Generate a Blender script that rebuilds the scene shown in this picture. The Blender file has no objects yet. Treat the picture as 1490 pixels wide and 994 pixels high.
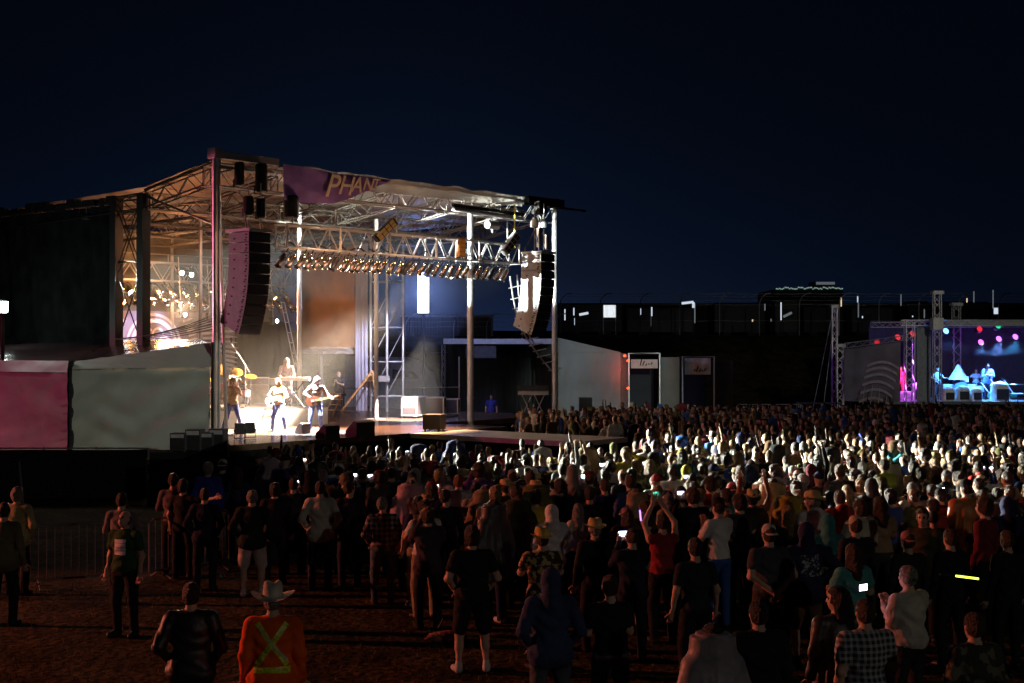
import bpy, math, random
import numpy as np
from mathutils import Vector, Matrix, noise
from mathutils.bvhtree import BVHTree
random.seed(7)
PI = math.pi
scene = bpy.context.scene
COL = scene.collection
F = 2069.0; CX = 745.0; HY = 505.0; EYE = 4.05      # focal length in pixels, principal column, horizon row, eye height
def P(px, py, d):                                     # a point of the place, d metres in front of the camera
    return Vector(((px-CX)/F*d, d, EYE+(HY-py)/F*d))
ANG = math.atan2(.773, .634)                          # direction of the stage front
O0 = Vector((-9.27, 44.6, 0))
U = Vector((math.cos(ANG), math.sin(ANG), 0)); V = Vector((-math.sin(ANG), math.cos(ANG), 0))
def S(u, v, z=0): return O0+U*u+V*v+Vector((0, 0, z))
def uv_of(x, y):
    r = Vector((x, y, 0))-O0
    return r.dot(U), r.dot(V)

# ---------------------------------------------------------------- materials
MATS = {}
def mat(name, col=(.5, .5, .5), rough=.7, metal=0, var=.12, scale=6, bump=.0, bscale=20, emit=None, estr=0, spec=.5, coords='Object', trans=0):
    if name in MATS: return MATS[name]
    m = bpy.data.materials.new(name); m.use_nodes = True; nt = m.node_tree; N = nt.nodes; L = nt.links
    b = N['Principled BSDF']; b.inputs['Roughness'].default_value = rough; b.inputs['Metallic'].default_value = metal
    b.inputs['Specular IOR Level'].default_value = spec
    tc = N.new('ShaderNodeTexCoord')
    if var > 0:
        nz = N.new('ShaderNodeTexNoise'); nz.inputs['Scale'].default_value = scale; nz.inputs['Detail'].default_value = 4
        L.new(tc.outputs[coords], nz.inputs['Vector'])
        mp = N.new('ShaderNodeMapRange'); mp.inputs[1].default_value = .3; mp.inputs[2].default_value = .7
        mp.inputs[3].default_value = 1-var*2; mp.inputs[4].default_value = 1+var
        L.new(nz.outputs['Fac'], mp.inputs[0])
        mx = N.new('ShaderNodeVectorMath'); mx.operation = 'SCALE'; mx.inputs[0].default_value = col
        L.new(mp.outputs[0], mx.inputs['Scale']); L.new(mx.outputs[0], b.inputs['Base Color'])
    else:
        b.inputs['Base Color'].default_value = (*col, 1)
    if bump > 0:
        nb = N.new('ShaderNodeTexNoise'); nb.inputs['Scale'].default_value = bscale; nb.inputs['Detail'].default_value = 3
        L.new(tc.outputs[coords], nb.inputs['Vector'])
        bp = N.new('ShaderNodeBump'); bp.inputs['Strength'].default_value = bump; bp.inputs['Distance'].default_value = .05
        L.new(nb.outputs['Fac'], bp.inputs['Height']); L.new(bp.outputs[0], b.inputs['Normal'])
    if emit:
        b.inputs['Emission Color'].default_value = (*emit, 1); b.inputs['Emission Strength'].default_value = estr
    if trans:
        b.inputs['Transmission Weight'].default_value = trans
    MATS[name] = m
    return m
def nodes_of(m): return m.node_tree.nodes, m.node_tree.links, m.node_tree.nodes['Principled BSDF']

def cloth(col, shiny=False):
    key = 'cloth_%d_%d_%d%s' % (*[int(c*999) for c in col], '_s' if shiny else '')
    return mat(key, col, rough=.48 if shiny else .85, var=.18, scale=5, bump=.3 if shiny else .5, bscale=9 if not shiny else 7, spec=.6 if shiny else .2)

def pattern_cloth(key, ca, cb, size, kind='plaid'):
    if key in MATS: return MATS[key]
    m = mat(key, ca, rough=.85, var=0, bump=.5, bscale=10); N, L, b = nodes_of(m)
    tc = [n for n in N if n.type == 'TEX_COORD'][0]
    mix = N.new('ShaderNodeMix'); mix.data_type = 'RGBA'; mix.inputs[6].default_value = (*ca, 1); mix.inputs[7].default_value = (*cb, 1)
    if kind == 'plaid':
        sx = N.new('ShaderNodeSeparateXYZ'); L.new(tc.outputs['Object'], sx.inputs[0]); outs = []
        for i, ax in enumerate('XZ'):
            mm = N.new('ShaderNodeMath'); mm.operation = 'MULTIPLY'; mm.inputs[1].default_value = 1/size
            L.new(sx.outputs[ax], mm.inputs[0])
            fr = N.new('ShaderNodeMath'); fr.operation = 'FRACT'; L.new(mm.outputs[0], fr.inputs[0])
            gt = N.new('ShaderNodeMath'); gt.operation = 'GREATER_THAN'; gt.inputs[1].default_value = .55; L.new(fr.outputs[0], gt.inputs[0]); outs.append(gt)
        ad = N.new('ShaderNodeMath'); ad.operation = 'ADD'; L.new(outs[0].outputs[0], ad.inputs[0]); L.new(outs[1].outputs[0], ad.inputs[1])
        hf = N.new('ShaderNodeMath'); hf.operation = 'MULTIPLY'; hf.inputs[1].default_value = .5; L.new(ad.outputs[0], hf.inputs[0])
        L.new(hf.outputs[0], mix.inputs[0])
    else:   # blotches
        nz = N.new('ShaderNodeTexNoise'); nz.inputs['Scale'].default_value = 1/size; nz.inputs['Detail'].default_value = 2
        L.new(tc.outputs['Object'], nz.inputs['Vector'])
        gt = N.new('ShaderNodeMapRange'); gt.inputs[1].default_value = .5; gt.inputs[2].default_value = .54; L.new(nz.outputs['Fac'], gt.inputs[0])
        L.new(gt.outputs[0], mix.inputs[0])
    L.new(mix.outputs[2], b.inputs['Base Color'])
    return m

def glow(name, col, s): return mat(name, (.02, .02, .02), var=0, emit=col, estr=s)
M_ALU = mat('aluminium', (.62, .62, .63), .38, .75, var=.08, scale=3)
M_ALUD = mat('dull_aluminium', (.5, .5, .5), .55, .3, var=.15, scale=4)
M_BLACK = mat('black_paint', (.02, .02, .022), .6, var=.1)
M_BLKSTEEL = mat('black_steel', (.014, .013, .012), .5, .1, var=.1, spec=.3)
M_DRAPE = mat('black_drape', (.010, .0105, .0105), .95, var=.3, scale=1.5, bump=.5, bscale=3, spec=.05)
M_SKIN = [mat('skin_%s' % k, c, .5, var=.08, spec=.35) for k, c in (('light', (.62, .40, .30)), ('fair', (.70, .48, .38)), ('tan', (.50, .31, .21)), ('ruddy', (.60, .35, .27)), ('brown', (.30, .17, .11)), ('dark', (.16, .09, .06)))]
M_HAIR = {k: mat('hair_'+k, c, .55, var=.3, scale=40, bump=.8, bscale=60) for k, c in dict(black=(.015, .012, .01), brown=(.06, .035, .02), dark_brown=(.03, .018, .012), blond=(.30, .20, .09), grey=(.24, .23, .22), white=(.6, .6, .58), red=(.2, .07, .03)).items()}
M_EYE = mat('eye', (.03, .02, .02), .2, var=0)
M_LIP = mat('lips', (.38, .16, .14), .5, var=0)
M_SHOE = {k: mat('shoe_'+k, c, .5, var=.1) for k, c in dict(black=(.02, .02, .02), white=(.6, .6, .6), brown=(.12, .07, .04), red=(.5, .05, .05), yellow=(.6, .45, .05)).items()}

# ---------------------------------------------------------------- mesh builder
class MB:
    def __init__(s): s.v = []; s.f = []; s.m = []
    def add(s, vs, fs, mi=0):
        b = len(s.v); s.v += [tuple(v) for v in vs]; s.f += [tuple(b+i for i in f) for f in fs]; s.m += [mi]*len(fs)
        return s
    def box(s, c, sz, mi=0, R=None, taper=1.0):
        c = Vector(c); hx, hy, hz = sz[0]/2, sz[1]/2, sz[2]/2; vs = []
        for z in (-1, 1):
            t = taper if z > 0 else 1
            for x, y in ((-1, -1), (1, -1), (1, 1), (-1, 1)):
                p = Vector((x*hx*t, y*hy*t, z*hz))
                if R: p = R @ p
                vs.append(c+p)
        return s.add(vs, [(3, 2, 1, 0), (4, 5, 6, 7), (0, 1, 5, 4), (1, 2, 6, 5), (2, 3, 7, 6), (3, 0, 4, 7)], mi)
    def bbox(s, a, b, mi=0):
        return s.box([(a[i]+b[i])/2 for i in range(3)], [abs(b[i]-a[i]) for i in range(3)], mi)
    def tube(s, pts, r, n=6, mi=0, cap=True):
        pts = [Vector(p) for p in pts]; rs = r if isinstance(r, (list, tuple)) else [r]*len(pts); vs = []; fs = []
        for i, p in enumerate(pts):
            t = (pts[min(i+1, len(pts)-1)]-pts[max(i-1, 0)])
            if t.length < 1e-9: t = Vector((0, 0, 1))
            t.normalize()
            a = t.cross(Vector((0, 0, 1)) if abs(t.z) < .9 else Vector((1, 0, 0))).normalized(); b = t.cross(a)
            for k in range(n):
                th = 2*PI*k/n+PI/n
                vs.append(p+(a*math.cos(th)+b*math.sin(th))*rs[i])
        for i in range(len(pts)-1):
            for k in range(n):
                fs.append((i*n+k, i*n+(k+1) % n, (i+1)*n+(k+1) % n, (i+1)*n+k))
        if cap:
            fs.append(tuple(range(n-1, -1, -1))); fs.append(tuple((len(pts)-1)*n+k for k in range(n)))
        return s.add(vs, fs, mi)
    def lathe(s, prof, n=16, mi=0, c=(0, 0, 0), R=None):
        c = Vector(c); vs = []; fs = []
        for (r, z) in prof:
            for k in range(n):
                p = Vector((r*math.cos(2*PI*k/n), r*math.sin(2*PI*k/n), z))
                vs.append(c+(R @ p if R else p))
        for i in range(len(prof)-1):
            for k in range(n): fs.append((i*n+k, i*n+(k+1) % n, (i+1)*n+(k+1) % n, (i+1)*n+k))
        return s.add(vs, fs, mi)
    def grid(s, p00, p10, p11, p01, nu, nv, fn=None, mi=0):
        p00, p10, p11, p01 = map(Vector, (p00, p10, p11, p01)); nrm = (p10-p00).cross(p01-p00).normalized(); vs = []; fs = []
        for j in range(nv+1):
            for i in range(nu+1):
                a, b = i/nu, j/nv
                p = (p00*(1-a)+p10*a)*(1-b)+(p01*(1-a)+p11*a)*b
                if fn: p = p+nrm*fn(a, b, p)
                vs.append(p)
        for j in range(nv):
            for i in range(nu):
                q = j*(nu+1)+i; fs.append((q, q+1, q+nu+2, q+nu+1))
        return s.add(vs, fs, mi)
    def truss(s, a, b, w, h, seg, r=.025, rb=.014, mi=0, up=(0, 0, 1), side=None, warren=True):
        a, b, up = Vector(a), Vector(b), Vector(up); d = (b-a).normalized()
        side = Vector(side) if side else d.cross(up).normalized()
        cs = [(-w/2, 0), (w/2, 0), (w/2, h), (-w/2, h)]
        def q(t, k): return a+(b-a)*t+side*cs[k][0]+up*cs[k][1]
        for k in range(4): s.tube([q(0, k), q(1, k)], r, 6, mi)
        for i in range(seg+1):
            t = i/seg
            if i in (0, seg):
                for k in range(4): s.tube([q(t, k), q(t, (k+1) % 4)], rb, 4, mi, False)
            if i < seg:
                t2 = (i+1)/seg
                for k in range(4):
                    k2 = (k+1) % 4
                    s.tube([q(t, k if i % 2 else k2), q(t2, k2 if i % 2 else k)], rb, 4, mi, False)
        return s
    def build(s, name, mats, parent=None, smooth=False, loc=None, rot=None):
        me = bpy.data.meshes.new(name); me.from_pydata(s.v, [], s.f)
        mats = mats if isinstance(mats, (list, tuple)) else [mats]
        for m in mats: me.materials.append(m)
        if len(mats) > 1: me.polygons.foreach_set('material_index', s.m)
        if smooth: me.polygons.foreach_set('use_smooth', [True]*len(me.polygons))
        me.update()
        o = bpy.data.objects.new(name, me); COL.objects.link(o)
        if parent: o.parent = parent
        if loc is not None: o.location = loc
        if rot is not None: o.rotation_euler = rot
        return o
def tag(o, label=None, cat=None, group=None, kind=None):
    if label: o['label'] = label
    if cat: o['category'] = cat
    if group: o['group'] = group
    if kind: o['kind'] = kind
    return o
def empty(name, loc=(0, 0, 0), rz=0, label=None, cat=None, group=None):
    o = bpy.data.objects.new(name, None); COL.objects.link(o); o.location = loc; o.rotation_euler = (0, 0, rz)
    o.empty_display_size = .2
    return tag(o, label, cat, group)
KIDS = {}
def copy_tree(o, loc=None, rot=None, label=None):
    def rec(x, par):
        c = x.copy(); COL.objects.link(c)
        if par is not None:
            c.parent = par; c.matrix_parent_inverse = x.matrix_parent_inverse.copy()
        for ch in list(x.children): rec(ch, c)
        return c
    c = rec(o, None)
    if loc is not None: c.location = loc
    if rot is not None: c.rotation_euler = rot
    if label: c['label'] = label
    return c
ORD = 'first second third fourth fifth sixth seventh eighth ninth tenth eleventh twelfth thirteenth fourteenth fifteenth sixteenth seventeenth eighteenth nineteenth twentieth twenty-first twenty-second twenty-third twenty-fourth twenty-fifth twenty-sixth twenty-seventh twenty-eighth twenty-ninth thirtieth'.split()
def folds(seed, amp, fx, fy, diag=0.0):
    off = seed*7.13
    def fn(a, b, p):
        n1 = noise.noise(Vector((a*fx+b*diag+off, b*fy+off, 0)))
        n2 = noise.noise(Vector((a*fx*2.7-b*diag*2+off, b*fy*2.3, 5.1)))
        return amp*(n1+.45*n2)
    return fn
# ---------------------------------------------------------------- people: one continuous skin per body, from blended tapered limbs
def surface_nets(Fd, org, h):
    nx, ny, nz = Fd.shape
    ins = Fd < 0
    c = [(0,0,0),(1,0,0),(0,1,0),(1,1,0),(0,0,1),(1,0,1),(0,1,1),(1,1,1)]
    edges = [(0,1),(2,3),(4,5),(6,7),(0,2),(1,3),(4,6),(5,7),(0,4),(1,5),(2,6),(3,7)]
    def sl(A, o): return A[o[0]:nx-1+o[0], o[1]:ny-1+o[1], o[2]:nz-1+o[2]]
    cnt = sum(sl(ins, o).astype(np.int8) for o in c)
    act = (cnt > 0) & (cnt < 8)
    idx = -np.ones(act.shape, np.int64); ii = np.argwhere(act); idx[act] = np.arange(len(ii))
    acc = np.zeros((len(ii), 3)); num = np.zeros(len(ii))
    vals = [Fd[ii[:,0]+o[0], ii[:,1]+o[1], ii[:,2]+o[2]] for o in c]
    for a, b in edges:
        va, vb = vals[a], vals[b]; m = (va < 0) != (vb < 0)
        t = np.where(m, va/(np.where(m, va-vb, 1)), 0)
        pa = np.array(c[a], float); pb = np.array(c[b], float)
        acc += np.where(m[:,None], pa+(pb-pa)*t[:,None], 0); num += m
    V3 = (ii+acc/num[:,None])*h+np.array(org)
    faces = []
    for ax in range(3):
        a0 = [slice(None)]*3; a1 = [slice(None)]*3
        a0[ax] = slice(0, -1); a1[ax] = slice(1, None)
        s0, s1 = ins[tuple(a0)], ins[tuple(a1)]
        e = np.argwhere(s0 != s1)
        o1, o2 = [(1,2),(2,0),(0,1)][ax]
        e = e[(e[:,o1] > 0) & (e[:,o2] > 0) & (e[:,o1] < Fd.shape[o1]-1) & (e[:,o2] < Fd.shape[o2]-1)]
        if len(e) == 0: continue
        flip = s0[e[:,0], e[:,1], e[:,2]]
        def g(d1, d2):
            q = e.copy(); q[:,o1] -= d1; q[:,o2] -= d2
            return idx[q[:,0], q[:,1], q[:,2]]
        q = np.stack([g(1,1), g(0,1), g(0,0), g(1,0)], 1)
        q = np.where(flip[:,None], q, q[:,::-1]); faces.append(q)
    Q = np.concatenate(faces); Q = Q[(Q >= 0).all(1)]
    return V3, Q

class Prim:
    def __init__(s, kind, lab, a, b=None, r0=.05, r1=None, rad=None, R=None, k=.03):
        s.kind = kind; s.lab = lab; s.a = np.array(a, float); s.b = None if b is None else np.array(b, float)
        s.r0 = r0; s.r1 = r0 if r1 is None else r1; s.flat = False; s.rad = None if rad is None else np.array(rad, float); s.R = R; s.k = k
    def box(s):
        if s.kind == 'c':
            m = max(s.r0, s.r1)
            return np.minimum(s.a, s.b)-m, np.maximum(s.a, s.b)+m
        m = s.rad.max() if s.R is not None else s.rad
        return s.a-m, s.a+m
    def d(s, X):
        if s.kind == 'c':
            ab = s.b-s.a; L2 = max((ab*ab).sum(), 1e-9)
            tu = ((X-s.a)*ab).sum(-1)/L2; t = np.clip(tu, 0, 1)
            if s.flat: return np.maximum(np.sqrt(((X-s.a-tu[..., None]*ab)**2).sum(-1))-(s.r0+(s.r1-s.r0)*t), (tu-1)*math.sqrt(L2))
            return np.sqrt(((X-s.a-t[..., None]*ab)**2).sum(-1))-(s.r0+(s.r1-s.r0)*t)
        Y = X-s.a
        if s.R is not None: Y = Y @ s.R          # rotate into the local frame
        k0 = np.sqrt(((Y/s.rad)**2).sum(-1)); k1 = np.sqrt(((Y/(s.rad**2))**2).sum(-1))+1e-9
        return k0*(k0-1)/k1
def field(prims, h, pad=.05):
    lo = np.min([p.box()[0] for p in prims], 0)-pad; hi = np.max([p.box()[1] for p in prims], 0)+pad
    n = np.ceil((hi-lo)/h).astype(int)+1
    G = np.full(n, 1.0)
    for p in prims:
        b0, b1 = p.box(); mg = .09
        i0 = np.maximum(((b0-mg-lo)/h).astype(int), 0); i1 = np.minimum(((b1+mg-lo)/h).astype(int)+2, n)
        ax = [lo[k]+h*np.arange(i0[k], i1[k]) for k in range(3)]
        X = np.stack(np.meshgrid(*ax, indexing='ij'), -1)
        d = p.d(X); sub = G[i0[0]:i1[0], i0[1]:i1[1], i0[2]:i1[2]]
        k = p.k; hh = np.clip(.5+.5*(sub-d)/k, 0, 1)
        G[i0[0]:i1[0], i0[1]:i1[1], i0[2]:i1[2]] = sub*(1-hh)+d*hh-k*hh*(1-hh)
    return G, lo
def np_mesh(name, V3, Q, mats=(), mi=None, extra=None):
    me = bpy.data.meshes.new(name)
    nv, nf = len(V3), len(Q)
    me.vertices.add(nv); me.vertices.foreach_set('co', np.asarray(V3, np.float32).ravel())
    me.loops.add(nf*4); me.loops.foreach_set('vertex_index', np.asarray(Q, np.int32).ravel())
    me.polygons.add(nf); me.polygons.foreach_set('loop_start', np.arange(0, nf*4, 4, dtype=np.int32))
    me.polygons.foreach_set('use_smooth', np.ones(nf, bool))
    for m in mats: me.materials.append(m)
    if mi is not None: me.polygons.foreach_set('material_index', np.asarray(mi, np.int32))
    me.update(calc_edges=True)
    return me

LABS = ['skin', 'top', 'bottom', 'shoe', 'eye', 'lip']
POSES = {  # elbow, wrist for the (-x) arm then the (+x) arm; the body faces +y
 'stand':   [(-.25,-.03,1.14), (-.27,.05,.90), (.25,-.03,1.14), (.27,.05,.90)],
 'pockets': [(-.30,-.08,1.15), (-.20,.08,.97), (.30,-.08,1.15), (.20,.08,.97)],
 'crossed': [(-.27,.06,1.15), (.06,.21,1.20), (.27,.06,1.15), (-.06,.23,1.17)],
 'phone':   [(-.22,.17,1.28), (-.07,.36,1.52), (.22,.17,1.28), (.07,.36,1.52)],
 'phone_low': [(-.22,.05,1.16), (-.06,.28,1.28), (.22,.05,1.16), (.06,.28,1.28)],
 'phone_high': [(-.22,.12,1.62), (-.06,.22,1.88), (.22,.12,1.62), (.06,.22,1.88)],
 'fist_up': [(-.25,-.03,1.14), (-.27,.05,.90), (.27,.06,1.66), (.24,.12,1.94)],
 'arms_up': [(-.30,.05,1.62), (-.24,.12,1.92), (.30,.05,1.62), (.24,.12,1.92)],
 'hip':     [(-.25,-.03,1.14), (-.26,.05,.90), (.40,-.10,1.22), (.21,.02,1.04)],
 'clap':    [(-.25,.10,1.20), (-.05,.28,1.36), (.25,.10,1.20), (.05,.28,1.36)],
 'behind':  [(-.29,-.10,1.15), (-.04,-.17,.97), (.29,-.10,1.15), (.04,-.19,.95)],
 'hug':     [(-.25,-.03,1.14), (-.26,.05,.90), (.42,.02,1.40), (.64,-.06,1.45)],
 'head':    [(-.25,-.03,1.14), (-.26,.05,.90), (.42,.06,1.50), (.16,.10,1.62)],
 'guitar':  [(-.34,.10,1.18), (-.40,.32,1.18), (.34,.00,1.20), (.10,.22,1.04)],
 'keys':    [(-.26,.12,1.14), (-.20,.40,1.10), (.26,.12,1.14), (.20,.40,1.10)],
 'singer':  [(-.24,.12,1.22), (-.03,.22,1.42), (.36,.02,1.22), (.42,.22,1.05)],
 'drum':    [(-.30,.10,1.20), (-.22,.36,1.14), (.32,.10,1.30), (.22,.36,1.38)],
}
def vrot(v, c, ax, a):
    return Vector(c)+Matrix.Rotation(a, 3, ax) @ (Vector(v)-Vector(c))
def make_body(name, pose='stand', girth=1.0, belly=0.0, sleeve='long', legs='pants', top='shirt', stance=.11, yaw=0., nod=0., lean=0., h=.018,
              fem=False, knees=0.0, seated=False, hooded=False):
    """mesh with slots LABS, matrix of the head, wrist points"""
    A = [Vector(p) for p in POSES[pose]]
    ck = 'top'
    pv = Vector((0, 0, .95))
    if lean: A = [vrot(p, pv, 'X', -lean) for p in A]
    def T(p): return vrot(p, pv, 'X', -lean) if lean else Vector(p)
    pr = []
    def cap(l, a, b, r0, r1, k=.03): pr.append(Prim('c', l, a, b, r0, r1, k=k))
    def ell(l, c, rad, R=None, k=.04): pr.append(Prim('e', l, c, rad=rad, R=R, k=k))
    RL = None if not lean else np.array(Matrix.Rotation(-lean, 3, 'X'))
    g = girth; sh = (.165 if fem else .185)*(.5+.5*g)
    loose = .012 if top in ('jacket', 'hoodie', 'poncho', 'raincoat') else 0
    # torso
    ell('top', T((0, 0, 1.27)), (.180*g+loose-(.02 if fem else 0), .118*g+loose, .235), RL)
    cap('top', T((-sh+.02, -.005, 1.415)), T((sh-.02, -.005, 1.415)), .062+loose, .062+loose)
    ell('top', T((0, .012+belly*.35, 1.07)), (.155*g+loose+belly*.3, .118*g+loose+belly*.5, .18), RL)
    if fem: ell('top', T((0, .07, 1.28)), (.13, .075, .075), RL)
    ell('bottom', (0, -.01, .92), (.172*g, .128*g, .125))
    if fem: ell('bottom', (0, -.045, .89), (.172*g, .11, .11))
    if top in ('shirt', 'tshirt', 'jacket', 'hoodie', 'tank'): ell('top', T((0, 0, .985)), (.178*g+loose, .135*g+loose+belly*.25, .15), RL)
    if top in ('jacket', 'hoodie'):
        cap('top', T((-.085*g, -.02, .90)), T((.085*g, -.02, .90)), .135*g, .135*g)
    if top == 'hoodie' and not hooded: ell('top', T((0, -.085, 1.47)), (.11, .07, .085))
    if top == 'poncho':
        for sx in (-1, 1): cap('top', T((sx*.10, 0, 1.36)), (sx*.17*g, .0, .62), .13, .20); pr[-1].flat = True
        cap('top', T((0, .0, 1.36)), (0, .0, .62), .15, .235); pr[-1].flat = True
    if top == 'raincoat':
        for sx in (-1, 1): cap('top', T((sx*.07, 0, 1.15)), (sx*.09*g, .0, .78), .12, .15)
    # neck and head
    cap('skin', T((0, -.015, 1.43)), T((0, .0, 1.56)), .056*(.8+.2*g), .050)
    hc = T((0, .018, 1.632)); HR = Matrix.Rotation(yaw, 3, 'Z') @ Matrix.Rotation(-nod-lean*.6, 3, 'X'); HN = np.array(HR)
    def hp(p): return hc+HR @ Vector(p)
    pr.append(Prim('e', 'skin', hp((0, -.014, .018)), rad=(.074, .094, .098), R=HN, k=.02))
    pr.append(Prim('e', 'skin', hp((0, .022, -.045)), rad=(.056, .068, .072), R=HN, k=.03))
    if h < .03:
        pr.append(Prim('c', 'skin', hp((0, .082, .012)), hp((0, .104, -.026)), .009, .014, k=.012))
        pr.append(Prim('c', 'skin', hp((-.03, .072, .028)), hp((.03, .072, .028)), .012, .012, k=.015))
        for sx in (-1, 1):
            pr.append(Prim('e', 'skin', hp((sx*.078, -.004, -.008)), rad=(.010, .02, .032), R=HN, k=.008))
            pr.append(Prim('e', 'eye', hp((sx*.031, .079, .010)), rad=(.009, .006, .0045), R=HN, k=.004))
        pr.append(Prim('e', 'lip', hp((0, .086, -.058)), rad=(.022, .010, .007), R=HN, k=.006))
    if hooded:
        pr.append(Prim('e', 'top', hp((0, -.035, .02)), rad=(.102, .105, .128), R=HN, k=.02))
        pr.append(Prim('c', 'top', hp((0, -.06, -.05)), T((0, -.05, 1.42)), .09, .12, k=.03))
    # arms
    fingers = []
    for i, sx in ((0, -1), (1, 1)):
        s0 = T((sx*sh, -.005, 1.405)); el, wr = A[i*2], A[i*2+1]
        mid = s0.lerp(el, .55)
        up = 'skin' if sleeve == 'none' else 'top'
        lo_ = 'top' if sleeve == 'long' else 'skin'
        if sleeve == 'none': cap('skin', s0, el, .05*g, .038*g)
        elif sleeve == 'short': cap('top', s0, mid, .064*g, .062*g); cap('skin', s0.lerp(el, .4), el, .046*g, .040*g)
        else: cap('top', s0, el, .064*g+loose*.6, .052*g+loose*.6)
        cap(lo_, el, wr, (.050+loose*.6) if lo_ == 'top' else .040*g, (.036+loose*.4) if lo_ == 'top' else .027)
        if top == 'poncho': cap('top', s0, el.lerp(wr, .3), .10, .12, k=.06)
        fd = (wr-el).normalized()
        if pose in ('phone', 'phone_low', 'phone_high', 'fist_up', 'arms_up', 'clap', 'singer'): fd = (fd*.5+Vector((0, .1, .85))).normalized()
        hd = wr+fd*.055
        side = fd.cross(Vector((0, 1, .01))).normalized() if abs(fd.y) < .9 else Vector((1, 0, 0))
        pn = side.cross(fd).normalized()
        Rm = np.array(Matrix((side, pn, fd)).transposed())
        cap('skin', wr-fd*.02, wr+fd*.02, .026, .026, .01)
        pr.append(Prim('e', 'skin', hd, rad=(.042, .018, .055), R=Rm, k=.012))
        fist = pose == 'fist_up'
        for q, L in zip((-.030, -.010, .010, .030), (.066, .078, .074, .058)):
            b = hd+fd*.040+side*q; cl = pn*(.5 if fist else .18)
            fingers.append([b, b+(fd+cl*.4)*L*.42, b+(fd+cl)*L*.72, b+(fd*.85+cl*1.8)*L*(.6 if fist else .98)])
        tb = hd-fd*.015-side*.036*sx*-1
        fingers.append([tb, tb+(side*sx*.7+fd*.7)*.035, tb+(side*sx*.55+fd*.9+pn*.3)*.062])
    # legs
    if seated:
        J = [((-.10, 0, .92), (-.20, .42, .92), (-.22, .44, .50)), ((.10, 0, .92), (.20, .42, .92), (.22, .44, .50))]
    else:
        st = stance; kb = knees
        J = [((-.095, -.005, .90), (-.10-st*.35, .02+kb, .50), (-st-.02, -.03, .09)), ((.095, -.005, .90), (.10+st*.35, .02+kb*.7, .50), (st+.02, -.01, .09))]
    for (hpj, kn, an) in J:
        hpj, kn, an = map(Vector, (hpj, kn, an)); ll = .010
        if legs == 'pants': cap('bottom', hpj, kn, .094*g+ll, .062+ll); cap('bottom', kn, an+Vector((0, 0, -.02)), .062+ll, .05+ll)
        elif legs == 'shorts':
            cap('bottom', hpj, hpj.lerp(kn, .9), .098*g+ll, .085+ll); cap('skin', kn, an, .054, .035)
            cap('skin', kn.lerp(an, .15), kn.lerp(an, .5), .05, .052); cap('skin', hpj.lerp(kn, .8), kn, .06, .054)
        elif legs == 'skirt': cap('bottom', hpj, hpj.lerp(kn, .8), .11, .13); cap('skin', hpj.lerp(kn, .8), kn, .06, .05); cap('skin', kn, an, .05, .034)
        fx = an.x*.25
        cap('shoe', (an.x, an.y-.02, .045), (an.x+fx, an.y+.15, .035), .046, .040, .02)
        cap('shoe', (an.x, an.y-.01, .04), (an.x, an.y-.01, .10), .045, .044, .02)
    G, lo = field(pr, h)
    V3, Q = surface_nets(G, lo, h)
    if top in ('poncho', 'raincoat'):   # gathered vertical folds
        th = np.arctan2(V3[:,0], V3[:,1]); z = V3[:,2]
        w = np.clip((1.42-z)/.5, 0, 1)*np.clip((z-.52)/.1, 0, 1)
        s_ = 1+w*(.07*np.sin(th*9+z*4)+.05*np.sin(th*17-z*6)); V3[:,0] *= s_; V3[:,1] *= s_
    else:
        z = V3[:,2]; w = np.clip((1.4-z)/.1, 0, 1)*np.clip((z-.1)/.1, 0, 1)
        w = w*np.where(z < .9, .35, 1); dz = w*.006*np.sin(z*42+V3[:,0]*18+np.sin(V3[:,1]*30)*2+len(name)); V3[:,1] += dz*np.sign(V3[:,1]+.001); V3[:,0] += dz*.6*np.sign(V3[:,0])
    C = V3[Q].mean(1); best = np.full(len(C), 9.); lab = np.zeros(len(C), int)
    for p in pr:
        bias = {'eye': -.006, 'lip': -.006, 'top': -.002}.get(p.lab, 0)
        d = p.d(C)+bias; m = d < best; best[m] = d[m]; lab[m] = LABS.index(p.lab)
    Vl = [V3]; Ql = [Q]; Ml = [lab]; base = len(V3)
    if h < .03:
        for f in fingers:
            mb = MB().tube(f, [.0095]*(len(f)-1)+[.006], 6, 0, False)
            v = np.array(mb.v); q = np.array([list(x) for x in mb.f])
            Vl.append(v); Ql.append(q+base); Ml.append(np.zeros(len(q), int)); base += len(v)
    me = np_mesh(name, np.concatenate(Vl), np.concatenate(Ql), [None]*6 and [M_SKIN[0], M_BLACK, M_BLACK, M_SHOE['black'], M_EYE, M_LIP], np.concatenate(Ml))
    HM = Matrix.Translation(hc) @ HR.to_4x4()
    return dict(mesh=me, head=HM, wr=(A[1], A[3]), prims=pr, V=V3, Q=Q, lab=lab, pose=pose)

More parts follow.
